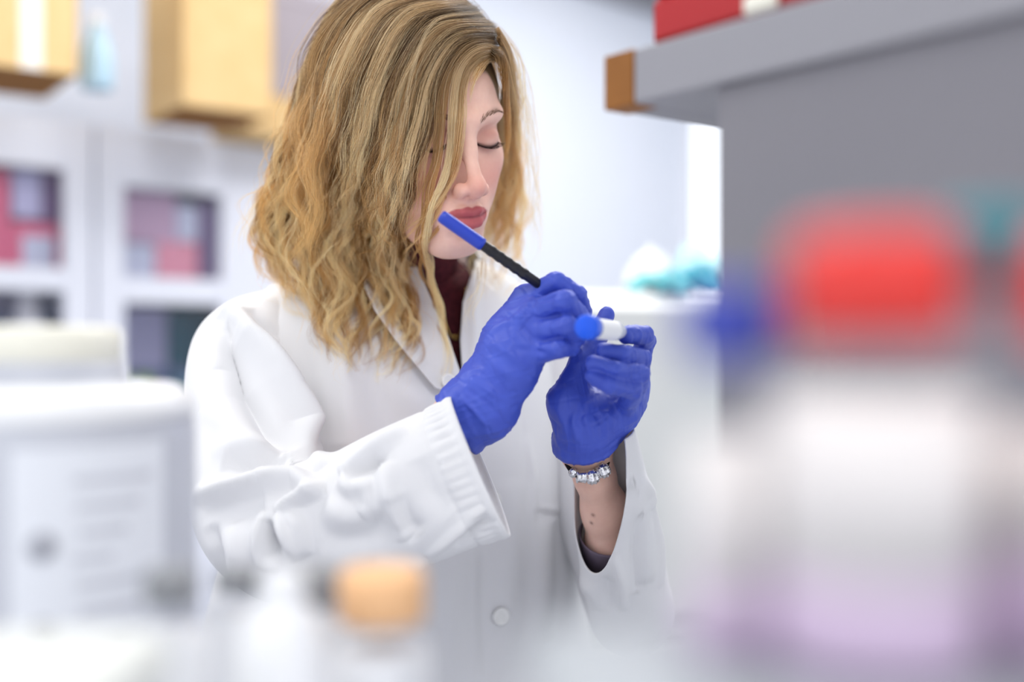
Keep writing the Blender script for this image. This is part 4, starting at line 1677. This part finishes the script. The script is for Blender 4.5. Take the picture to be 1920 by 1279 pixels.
def lock(G, n, r0, r1, r2, wave=.006, tone=None, cut=1.0, frizz=.0010, seed=None):
    """one lock of strands round a guide: root, middle and tip radii, wave height"""
    G = np.asarray(G)
    t = TT
    L = np.r_[0, np.cumsum(np.linalg.norm(np.diff(G, axis=0), axis=1))]
    tg = np.gradient(G, axis=0)
    tg /= np.linalg.norm(tg, axis=1)[:, None] + 1e-9
    view = G - np.array(CAM)
    view /= np.linalg.norm(view, axis=1)[:, None]
    s1 = np.cross(tg, view)
    s1 /= np.linalg.norm(s1, axis=1)[:, None] + 1e-9
    s2 = np.cross(tg, s1)
    wl = hr.uniform(.050, .085)
    p0, p1 = hr.uniform(0, 6.28, 2)
    grow = np.clip((t - .22) / .5, 0, 1) ** 1.3
    amp = wave * hr.uniform(.4, 1.3)
    C = G + s1 * (amp * grow * np.sin(L / wl * 6.283 + p0))[:, None] + s2 * (.6 * amp * grow * np.sin(L / wl * 6.283 + p1))[:, None]
    rad = np.interp(t, [0, .15, .55, 1], [r0, r0 * .9 + r1 * .1, r1, r2])
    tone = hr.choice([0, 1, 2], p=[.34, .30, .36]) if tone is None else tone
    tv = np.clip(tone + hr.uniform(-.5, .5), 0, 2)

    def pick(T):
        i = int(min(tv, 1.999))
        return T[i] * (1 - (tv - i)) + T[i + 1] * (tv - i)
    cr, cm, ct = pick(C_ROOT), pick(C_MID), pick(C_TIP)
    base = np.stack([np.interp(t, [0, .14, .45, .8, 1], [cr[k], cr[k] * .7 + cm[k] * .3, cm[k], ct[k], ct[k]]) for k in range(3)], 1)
    for _ in range(n):
        a = hr.uniform(0, 6.283)
        q = math.sqrt(hr.uniform(0, 1))
        tw = hr.uniform(-1.0, 1.0) + .8
        ang = a + tw * t * 1.6
        off = rad * q
        fz = frizz * grow
        f1 = fz * np.sin(L / hr.uniform(.018, .05) * 6.283 + hr.uniform(0, 6.28))
        f2 = fz * np.sin(L / hr.uniform(.018, .05) * 6.283 + hr.uniform(0, 6.28))
        P = C + s1 * (off * np.cos(ang) + f1)[:, None] + s2 * (off * np.sin(ang) * .8 + f2)[:, None]
        e = min(1.0, cut * hr.uniform(.84, 1.02))
        P = np.stack([np.interp(t * e, t, P[:, k]) for k in range(3)], 1)
        strands.append(P)
        cc = np.stack([np.interp(t * e, t, base[:, k]) for k in range(3)], 1) * hr.uniform(.78, 1.22)
        s_col.append(cc)
        w_ = hr.uniform(.75, 1.25) * HAIR_R
        s_rad.append(w_ * np.interp(t, [0, .1, .7, 1], [.8, 1, .9, .25]))


HAIR_R = .000085
AG = [drape(g) for g in A_G]
BG = [spline(np.array([W(*p) for p in g]), 44) for g in B_G]


def between(Gs, u, back=0.0, jit=.004):
    i = int(min(u, len(Gs) - 1.001))
    f = u - i
    G = Gs[i] * (1 - f) + Gs[i + 1] * f
    view = G - np.array(CAM)
    view /= np.linalg.norm(view, axis=1)[:, None]
    j = hr.normal(0, jit, 3)
    return G + view * back * np.clip(TT * 4, .2, 1)[:, None] + j * np.clip(TT * 3, .25, 1)[:, None]


# big mass on her right side, from the parting to the chest: under layers first, then the separate top locks
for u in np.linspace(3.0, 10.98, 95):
    lock(between(AG, np.clip(u + hr.normal(0, .15), 2.9, 10.98), hr.uniform(.008, .024), .005), 62, .0060, .0075, .0040, .007, hr.choice([0, 0, 1]), hr.uniform(.92, 1.02), .0014)  # darker tones put the shade beneath the top locks into the colour
for u in np.linspace(3.0, 10.98, 105):
    lock(between(AG, np.clip(u + hr.normal(0, .12), 2.95, 10.98), hr.uniform(-.003, .008), .004), 56, .0050, .0048, .0022, .0070, None, hr.uniform(.92, 1.04), .0016)
for u in np.linspace(3.05, 10.9, 34):
    lock(between(AG, u + hr.normal(0, .1), -.004, .003), 48, .0040, .0036, .0016, .0068, 2, hr.uniform(.85, 1.0), .0013)
# strands that cross the face
for u in (0, .05, .12, .2):
    lock(between(AG, u, 0, .0010), 44, .0045, .0027, .0012, .0015, hr.choice([1, 2]), 1.0, .0006)
for u in (.88, .97, 1.05, 1.14):
    lock(between(AG, u, 0, .0010), 46, .0045, .0027, .0018, .002, 2, 1.0, .0006)
for u in (1.9, 2.02, 2.12):
    lock(between(AG, u, 0.001, .0012), 44, .0045, .0024, .0010, .0025, hr.choice([1, 2]), 1.0, .0006)
for u in (2.5, 2.7):
    lock(between(AG, u, 0.003, .0016), 44, .0045, .0030, .0010, .004, 1, .62, .0006)
# loose curling wisps at the ends
for _ in range(150):
    G = between(AG, hr.uniform(3.0, 10.98), hr.uniform(-.008, .004), .008)
    lock(G + hr.normal(0, .010, 3)[None, :] * (TT ** 2)[:, None], 7, .003, .0030, .0016, .0095, hr.choice([0, 1, 1, 2]), hr.uniform(.85, 1.04), .0014)
# loose single hairs lying across the locks
for _ in range(420):
    u = hr.uniform(2.6, 10.98)
    G = between(AG, u, hr.uniform(-.007, .002), .006)
    j0, j1 = hr.normal(0, .007, 3), hr.normal(0, .010, 3)
    G = G + j0[None, :] * np.sin(TT * 3.1416)[:, None] + j1[None, :] * (TT ** 2)[:, None]
    lock(G, 1, .0015, .003, .002, .0065, None, hr.uniform(.5, 1.0), .0016)
# short tuft at her left temple
for _ in range(3):
    G = spline(np.array([W(*q) for q in ((922, 96, 1.045), (938, 106, 1.03), (945, 128, 1.025), (947, 150, 1.03), (948, 172, 1.04))]), 44)
    lock(G + hr.normal(0, .0015, 3), 60, .004, .0042, .0008, .0006, 0, 1.0, .0005)
# fine hairs along the front hairline
for k in range(8):
    o_ = hr.normal(0, 4, 2)
    g = drape([(942 + o_[0] * .4, 112 + o_[1] * .5), (922, 110 + o_[1] * .5), (904 + o_[0], 122), (888 + o_[0], 150), (878 + o_[0], 190 + 6 * o_[1])], .003)
    lock(g, 14, .003, .0022, .0008, .0008, hr.choice([1, 2]), hr.uniform(.7, 1.0), .0005)
for k in range(5):
    o_ = hr.normal(0, 2.0, 2)
    g = spline(np.array([W(936 + o_[0], 100 + o_[1], 1.04), W(944 + o_[0], 116, 1.035), W(948 + o_[0], 145, 1.045), W(950 + o_[0], 190, 1.07), W(952 + o_[0], 250, 1.11), W(948, 320, 1.13)]), 44)
    lock(g, 30, .003, .003, .0016, .0012, 1, hr.uniform(.8, 1.0), .0006)
# her left side, behind the face
for u in np.linspace(0, 1.72, 30) ** 2:
    lock(between(BG, u, hr.uniform(-.004, .014), .004), 46, .0020, .0050, .0030, .006, hr.choice([1, 2, 2]), hr.uniform(.85, 1.0), .0014)
# back of the head
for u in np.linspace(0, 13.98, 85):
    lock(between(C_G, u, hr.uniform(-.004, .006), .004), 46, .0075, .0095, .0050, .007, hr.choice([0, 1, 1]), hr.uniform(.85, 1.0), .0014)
# top of the head from the parting, filling the crown
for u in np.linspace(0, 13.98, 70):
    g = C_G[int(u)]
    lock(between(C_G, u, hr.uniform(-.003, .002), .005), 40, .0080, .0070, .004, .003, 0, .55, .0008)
# loose flyaway hairs
for g, dd in (([(640, 60), (575, 190), (520, 310), (470, 400), (441, 460), (444, 500)], 1.12), ([(630, 80), (570, 210), (515, 320), (462, 420), (452, 470)], 1.13),
              ([(700, 10), (620, 60), (575, 140), (548, 230)], 1.12), ([(950, 95), (985, 200), (1000, 320), (1006, 440), (998, 505)], 1.14),
              ([(945, 80), (978, 150), (994, 260), (996, 360), (1002, 470)], 1.13), ([(940, 60), (975, 110), (988, 190), (992, 260)], 1.10),
              ([(905, 500), (900, 540), (880, 590), (884, 620)], 1.10)):
    G = spline(np.array([W(x, y, dd) for x, y in g]), 44)
    for _ in range(6):
        lock(G + hr.normal(0, .004, 3), 4, .0016, .003, .003, .0025, 2, 1.0, .0012)
# short fuzz standing off the outline
for _ in range(420):
    Gs, lo, hi_ = (AG, 3.0, 10.98) if hr.uniform() < .75 else (BG, 0, 2.98)
    G = between(Gs, hr.uniform(lo, hi_), hr.uniform(-.010, -.002), .006)
    s = int(hr.integers(1, 34))
    seg = G[s:s + 10]
    seg = spline(seg, 44) + (hr.normal(0, .010, 3)[None, :] * (TT ** 1.6)[:, None])
    lock(seg, 1, .0004, .0006, .0004, .001, 2, 1.0, .0008)

NS = len(strands)
HCv = bpy.data.hair_curves.new('hair')
HCv.add_curves([44] * NS)
HCv.position_data.foreach_set('vector', np.concatenate(strands).astype(np.float32).ravel())
ra = HCv.attributes.new('radius', 'FLOAT', 'POINT')
ra.data.foreach_set('value', np.concatenate(s_rad).astype(np.float32))
ca_ = HCv.attributes.new('tint', 'FLOAT_COLOR', 'POINT')
ca_.data.foreach_set('color', np.c_[np.concatenate(s_col), np.ones(NS * 44)].astype(np.float32).ravel())


def hair_material():
    m = bpy.data.materials.new('blonde_hair')
    m.use_nodes = True
    nt = m.node_tree
    b = nt.nodes['Principled BSDF']
    b.inputs['Roughness'].default_value = .34
    b.inputs['Specular IOR Level'].default_value = .5
    a = nt.nodes.new('ShaderNodeAttribute')
    a.attribute_name = 'tint'
    nt.links.new(a.outputs['Color'], b.inputs['Base Color'])
    tl = nt.nodes.new('ShaderNodeBsdfTranslucent')
    nt.links.new(a.outputs['Color'], tl.inputs[0])
    mx = nt.nodes.new('ShaderNodeMixShader')
    mx.inputs[0].default_value = .32
    nt.links.new(b.outputs[0], mx.inputs[1])
    nt.links.new(tl.outputs[0], mx.inputs[2])
    nt.links.new(mx.outputs[0], nt.nodes['Material Output'].inputs[0])
    return m


M['hair'] = hair_material()
HCv.materials.append(M['hair'])
HAIR = link(bpy.data.objects.new('hair', HCv), WOMAN)
HAIR['kind'] = 'stuff'
HAIR['label'] = 'long wavy blonde hair with darker roots'
adopt(HAIR)

# ------------------------------------------------------------------ eyelashes and brows, hair by hair
lash = MB()
for sx in (-1, 1):
    for k in range(42):
        x = .0185 + k * .0255 / 41
        y, z = lid_yz(x)
        f = (x - .031) / .014
        ln = .0070 + .0022 * max(f, -.4)
        p0 = np.array([sx * x, y - .0004, z])
        dr = np.array([sx * (.30 * f + .10), .86, -.42 + .12 * math.sin(k * 2.3)])
        dr /= np.linalg.norm(dr)
        up = np.array([0, 0, 1.0])
        pts = [H(*(p0 + dr * ln * s + up * ln * .34 * s * s)) for s in (0, .35, .7, 1.0)]
        lash.tube(pts, [.00026, .00024, .00016, .00005], 5)
LO = lash.build('eyelashes', M['lash'], WOMAN, True)
LO['kind'] = 'stuff'
adopt(LO)
brow = MB()
bra = np.random.default_rng(5)
for sx in (-1, 1):
    for k in range(90):
        f = bra.uniform(0, 1)
        x = .012 + .036 * f
        z = .0150 + .0085 * math.sin(f * 2.3) + bra.normal(0, .0013 * (1.3 - f))
        o_, d_ = Vector(H(sx * x, .16, z)), Vector(RH @ np.array([0, -1.0, 0]))
        h = BODY.ray_cast(o_, d_)
        if h[0] is None:
            continue
        p = np.array(h[0])
        dr = RH @ np.array([sx * (.55 + .45 * f), -.35 * f, .75 - 1.1 * f])
        n = np.array(h[1])
        dr = dr - n * (dr @ n)
        dr /= np.linalg.norm(dr)
        ln = .0055
        brow.tube([p - n * .0002, p + dr * ln * .5 + n * .0003, p + dr * ln + n * .0001], [.00011, .00010, .00004], 5)
BO = brow.build('eyebrows', M['brow'], WOMAN, True)
BO['kind'] = 'stuff'
adopt(BO)

# ------------------------------------------------------------------ what she holds
tube_a, tube_b = W(1098, 613, .882), W(1166, 622, .962)
td = (tube_b - tube_a) / np.linalg.norm(tube_b - tube_a)
L_ = np.linalg.norm(tube_b - tube_a)
TB = thing('sample_tube', 'small clear sample tube with a round blue cap in her gloved fingers', 'tube', tube_a)
R_ = .0100
MB().lathe([(0, 0), (R_ * .86, 0), (R_ * .98, .0012), (R_, .003), (R_, .011), (R_ * .96, .0125), (R_ * .8, .0125)], 48, (0, 0, 0), td, 24, -.0004, (3, 4)).build('cap', M['blue_cap'], TB, True)
MB().lathe([(R_ * .80, .012), (R_ * .82, .014), (R_ * .82, L_ * .80), (R_ * .55, L_ * .96), (R_ * .25, L_ * 1.0), (0, L_ * 1.0)], 40, (0, 0, 0), td).build('body', mat('frosted_tube', srgb(236, 240, 248), .25, .5, trans=.25), TB, True)
n1 = np.cross(td, (0, 0, 1.0))
n1 /= np.linalg.norm(n1)
n2 = np.cross(n1, td)
rows = []
for a in np.linspace(math.radians(-160), math.radians(60), 24):
    e = math.cos(a) * n1 + math.sin(a) * n2
    rows.append([e * R_ * .85 + td * s for s in np.linspace(.018, L_ * .72, 4)])
MB().grid(np.array(rows)).build('label_strip', mat('white_label', srgb(246, 247, 250), .6, .3), TB, True)

pen_a, pen_b = W(826, 404, .952), W(1092, 590, .985)
pd = (pen_b - pen_a) / np.linalg.norm(pen_b - pen_a)
PL = np.linalg.norm(pen_b - pen_a)
PEN = thing('marker_pen', 'black marker pen with a blue cap on its end, held in her right glove', 'pen', pen_a)
MB().lathe([(0, .0), (.0042, .0), (.0052, .0010), (.0056, .004), (.0057, .040), (.0055, .0435), (.0046, .0437)], 32, (0, 0, 0), pd).build('cap', M['pen_blue'], PEN, True)
prof = [(.0045, .042)]
for k in range(5):
    z = .050 + k * .0085
    prof += [(.0046, z), (.0049, z + .0015), (.0049, z + .004), (.0043, z + .0055)]
prof += [(.0045, PL * .86), (.0038, PL * .90), (.0022, PL * .955), (.0016, PL * .96), (.0016, PL * .985), (.0008, PL), (0, PL)]
MB().lathe(prof, 32, (0, 0, 0), pd).build('barrel', M['black'], PEN, True)

# ------------------------------------------------------------------ benches
BZ1 = CZ - .083       # raised near shelf
BZ2 = CZ - .252       # bench it stands on
t = thing('lab_bench', 'white laboratory bench carrying the jug, bottles and shelf unit', 'bench', (0, .52, 0))
MB().box((0, -.03, BZ2 - .018), (2.4, .68, .036), 0, .004).build('worktop', M['white_lam'], t)
for x0 in (-.78, 0.0, .78):
    MB().box((x0, -.02, (BZ2 - .036 + .08) / 2), (.76, .62, BZ2 - .116), 0, .003).build('cupboard', M['white_lam'], t)
MB().box((0, -.02, .04), (2.3, .56, .08)).build('plinth', M['grey_lam'], t)
t = thing('bench_shelf', 'raised white shelf at bottom right, nearest the viewer, under the red capped bottles', 'shelf', (.283, .25, BZ2))
MB().box((0, -.010, BZ1 - BZ2 - .008), (.554, .190, .016), 0, .004).build('board', M['shelf_lam'], t)
for x0 in (-.26, .262):
    MB().box((x0, -.005, (BZ1 - BZ2 - .016) / 2), (.018, .18, BZ1 - BZ2 - .016)).build('support', M['white_lam'], t)


def at_bench(px, d, z):
    return np.array([(px - 960) * d / FPX, d, z])


M['foam'] = mat('white_foam', srgb(216, 218, 214), .8, .2, bump=(300, .1, .001))
M['symbol'] = mat('grey_symbol', srgb(176, 178, 187), .7, .2)

# ------------------------------------------------------------------ the big jug on the left
jc = at_bench(52, .66, BZ2)
JH = z_at(612, .66) - BZ2
t = thing('plastic_jug', 'large pale grey plastic jug with an ivory screw lid and white label, far left', 'jug', jc)
jr = .094
js = z_at(744, .66) - BZ2
MB().lathe([(0, .004), (jr * .9, 0), (jr * .97, .004), (jr, .012), (jr, js - .022), (jr * .985, js - .012), (jr * .94, js - .004), (jr * .80, js + .003), (.058, js + .007), (.054, js + .012), (.054, js + .020), (.051, js + .021)], 72).build('body', M['tub'], t, True)
MB().lathe([(jr * .965, js - .012), (jr * 1.0, js - .010), (jr * .985, js - .001), (jr * .90, js + .006), (jr * .80, js + .008), (jr * .79, js + .004)], 72).build('shoulder_ring', M['white_pl'], t, True)
lz = JH - .026
MB().lathe([(.048, lz - .004), (.0525, lz - .004), (.0525, lz + .002), (.0505, lz + .003), (.0515, lz + .004), (.0515, lz + .021), (.0500, lz + .025), (.046, lz + .026), (0, lz + .026)], 120, ribs=1, ribdepth=.0006, ribrows=(4, 5)).build('lid', M['ivory'], t, True)
mb = MB()
for a in (-70,):
    mb.box((.0535 * math.cos(math.radians(a)), .0535 * math.sin(math.radians(a)), lz - .009), (.004, .012, .006), math.radians(a), .001)
mb.build('lid_lug', M['ivory'], t)
rows = []
for a in np.linspace(math.radians(-72), math.radians(-20), 26):
    rows.append([(1.003 * jr * math.cos(a), 1.003 * jr * math.sin(a), z) for z in np.linspace(js - .165, js - .022, 5)])
lbl = MB().grid(np.array(rows)).build('label_sheet', M['paper'], t, True)
pr = MB()


def print_patch(a0, a1, z0, z1):
    rr = [[(1.006 * jr * math.cos(a), 1.006 * jr * math.sin(a), z) for z in (z0, z1)] for a in np.linspace(math.radians(a0), math.radians(a1), 8)]
    pr.grid(np.array(rr))


for k in range(9):
    print_patch(-54 + (k % 3), -26 - 5 * (k % 4), js - .038 - k * .0135, js - .042 - k * .0135)
pr.build('print', M['print'], lbl, True)
for a, z in ((-63, js - .072), (-63, js - .116)):
    pr = MB().lathe([(0, .0006), (.0075, .0004), (.0075, -.0004)], 20, (1.006 * jr * math.cos(math.radians(a)), 1.006 * jr * math.sin(math.radians(a)), z), (math.cos(math.radians(a)), math.sin(math.radians(a)), 0))
    pr.build('symbol', M['symbol'], lbl, True)


# ------------------------------------------------------------------ small bottles between the jug and the woman
def small_bottle(name, label, px, d, cap_r, cap_h, top_y, r, body, cap, shoulder=.012, group=None, inner=None, ribs=True):
    p = at_bench(px, d, BZ2)
    top = z_at(top_y, d) - BZ2
    t = thing(name, label, 'bottle', p, group)
    nb = top - cap_h
    MB().lathe([(0, .002), (r * .9, 0), (r, .004), (r, nb - shoulder - .006), (r * .93, nb - shoulder + .003), (cap_r * .86, nb - .003), (cap_r * .8, nb), (cap_r * .8, nb + cap_h * .5)], 48).build('body', body, t, True)
    if inner is not None:
        MB().lathe([(0, .003), (r * .88, .003), (r * .95, .008), (r * .95, nb * inner[1]), (0, nb * inner[1])], 40).build('contents', inner[0], t, True)
    MB().lathe([(cap_r * .9, nb - .001), (cap_r, nb), (cap_r, nb + cap_h * .86), (cap_r * .92, top), (cap_r * .6, top), (0, top)], 64, ribs=1 if ribs else 0, ribdepth=.0005, ribrows=(1, 2)).build('cap', cap, t, True)
    return t


GB = 'small bottles on the bench between jug and woman'
small_bottle('bottle', 'small clear bottle with a grey cap, just right of the jug', 320, .50, .0108, .0145, 1066, .0185, M['clear_pl'], M['grey_cap'], .012, GB, (M['white_pl'], .90))
small_bottle('bottle', 'clear bottle with a flat grey cap, behind the rounded white one', 446, .585, .0105, .0100, 1068, .0165, M['clear_pl'], M['grey_cap'], .012, GB, (M['white_pl'], .90))
small_bottle('bottle', 'clear bottle with a wide grey cap, left of the peach cap', 594, .57, .0140, .0165, 1066, .0190, M['clear_pl'], M['grey_cap'], .012, GB, (M['white_pl'], .90))
small_bottle('bottle', 'clear bottle with a broad peach cap, below her sleeve cuff', 716, .52, .0195, .0225, 1068, .0245, M['clear_pl'], M['peach'], .012, GB, (M['white_pl'], .90))
p = at_bench(530, .485, BZ2)
t = thing('bottle', 'rounded white plastic bottle in front of the grey caps', 'bottle', p, GB)
h_ = z_at(1072, .485) - BZ2
MB().lathe([(0, .002), (.019, 0), (.0205, .004), (.0205, h_ * .62), (.0195, h_ * .76), (.0160, h_ * .87), (.0085, h_ * .925), (.0075, h_ * .93)], 48).build('body', M['white_pl'], t, True)
MB().lathe([(.0085, h_ * .91), (.0092, h_ * .915), (.0092, h_ * .985), (.0080, h_), (0, h_)], 40).build('cap', M['white_pl'], t, True)

# ------------------------------------------------------------------ reagent bottles on the near shelf, right


def reagent(name, label, px, d, cap_r, cap_h, top_y, r, cap, fill, fill_h, liq, liq_h, cat='bottle', group=None):
    p = at_bench(px, d, BZ1)
    top = z_at(top_y, d) - BZ1
    t = thing(name, label, cat, p, group)
    nb = top - cap_h
    MB().lathe([(0, .002), (r * .92, 0), (r, .004), (r, nb - .018), (r * .92, nb - .010), (cap_r * .84, nb - .003), (cap_r * .82, nb), (cap_r * .82, nb + cap_h * .6)], 56).build('body', M['glass'], t, True)
    MB().lathe([(0, .003), (r * .93, .003), (r * .985, .006), (r * .985, liq_h), (0, liq_h)], 48).build('liquid', liq, t, True)
    if fill_h > liq_h:
        MB().lathe([(0, liq_h + .0002), (r * .985, liq_h + .0002), (r * .985, fill_h), (0, fill_h)], 48).build('contents', fill, t, True)
    MB().lathe([(cap_r * .88, nb - .001), (cap_r, nb), (cap_r, nb + cap_h * .84), (cap_r * .9, top), (cap_r * .5, top + .0004), (0, top)], 72, ribs=1, ribdepth=.0006, ribrows=(1, 2)).build('cap', cap, t, True)
    return t


GR = 'reagent bottles on the near shelf'
reagent('reagent_bottle', 'clear bottle with a red screw cap, nearest the viewer at right centre', 1638, .286, .0205, .0250, 438, .0262, M['red'], M['pale_fill'], .070, M['mauve_fill'], .026, group=GR)
reagent('reagent_bottle', 'second red capped bottle, cut by the right edge of the picture', 2088, .280, .0205, .0250, 450, .0262, M['red'], M['pale_fill'], .062, M['mauve_fill'], .030, group=GR)
reagent('reagent_bottle', 'bottle with a teal cap, behind the gap between the two red caps', 1850, .318, .0128, .0215, 398, .0122, M['teal'], M['pale_fill'], .055, M['mauve_fill'], .030, group=GR)
reagent('reagent_bottle', 'slim bottle with a blue cap, left of the red capped one', 1368, .300, .0120, .0190, 536, .0110, M['navy_cap'], M['pale_fill'], .058, M['mauve_fill'], .018, group=GR)

t = thing('tray', 'low lilac tray behind the bottles on the near shelf', 'tray', (.084, .3225, BZ1), None, 0)
MB().box((0, 0, .003), (.068, .018, .006), 0, .001).build('base', M['mauve_fill'], t)
MB().box((0, -.0080, .016), (.068, .002, .026), 0, .0005).box((0, .0080, .016), (.068, .002, .026), 0, .0005).box((-.033, 0, .016), (.002, .014, .026), 0, .0005).box((.033, 0, .016), (.002, .014, .026), 0, .0005).build('rim', mat('lilac_plastic', srgb(236, 222, 238), .5, .3), t)

t = thing('foam_box', 'white foam box at the bottom left corner, in front of the jug', 'box', at_bench(-60, .395, BZ2))
fh = z_at(1215, .41) - BZ2
MB().box((0, 0, fh / 2 - .012), (.112, .085, fh - .024), 0, .004).build('body', M['foam'], t)
MB().box((0, 0, fh - .012), (.116, .089, .0235), 0, .005).build('lid', M['foam'], t)

# ------------------------------------------------------------------ grey shelf unit on the right
ph = math.radians(38)
U_ = np.array([math.sin(ph), -math.cos(ph), 0])       # along the shelf, towards the viewer and right
V_ = np.array([math.cos(ph), math.sin(ph), 0])        # across it, away to the right
g0 = W(1141, 640, .80)
g0[2] = 0
gz = z_at(205, .80)
TH_ = z_at(106, .80) - gz
rz = math.atan2(U_[1], U_[0])
t = thing('shelf_unit', 'grey shelf unit with an oak edge filling the upper right', 'shelf', (*(g0 + U_ * .25 + V_ * .07)[:2], BZ2), None, rz)
LEN = .52


def su(u, v, z):
    return (u - .25, v - .07, z - BZ2)


WD = .150
MB().box(su(LEN / 2 + .025, WD / 2, gz + TH_ / 2), (LEN, WD, TH_), 0, .0015).box(su(.0115, WD / 2 + .0117, gz + TH_ / 2), (.027, WD - .0235, TH_), 0, .0012).build('shelf_board', M['grey_edge'], t)
MB().box(su(.0105, .0110, gz + TH_ / 2), (.029, .024, TH_ + .001), 0, .001).build('edge_strip', M['oak'], t)
PV = .006
PU = .096
MB().box(su((PU + LEN) / 2, PV + .010, (BZ2 + gz) / 2), (LEN - PU, .020, gz - BZ2 - .0005), 0, .001).build('panel', M['grey_lam'], t)
MB().box(su((PU + LEN) / 2, PV + .075, BZ2 + .008), (LEN - PU, .10, .016), 0, .001).build('foot_board', M['grey_lam'], t)

SZ = gz + TH_ + .0005


def on_shelf(u, v):
    return g0 + U_ * u + V_ * v + np.array([0, 0, SZ])


p = on_shelf(.094, .075)
t = thing('plastic_case', 'dark red plastic case on top of the grey shelf', 'case', p, None, rz)
MB().box((0, 0, .022), (.150, .11, .036), 0, .006).build('body', M['dark_red'], t)
MB().box((0, 0, .050), (.154, .114, .018), 0, .006).build('lid', M['dark_red'], t)
MB().box((0, 0, .002), (.140, .10, .004)).build('base', M['black'], t)
MB().box((.028, -.0585, .012), (.026, .006, .012), 0, .002).build('latch', M['ivory'], t)
p = on_shelf(.226, .075)
t = thing('small_carton', 'small tan carton beside the red case on the grey shelf', 'box', p, None, rz)
MB().box((0, 0, .025), (.09, .09, .05), 0, .002).build('body', mat('tan_card', srgb(206, 160, 128), .8, .2), t)
MB().box((0, 0, .0505), (.03, .09, .001)).build('tape', M['tape'], t)
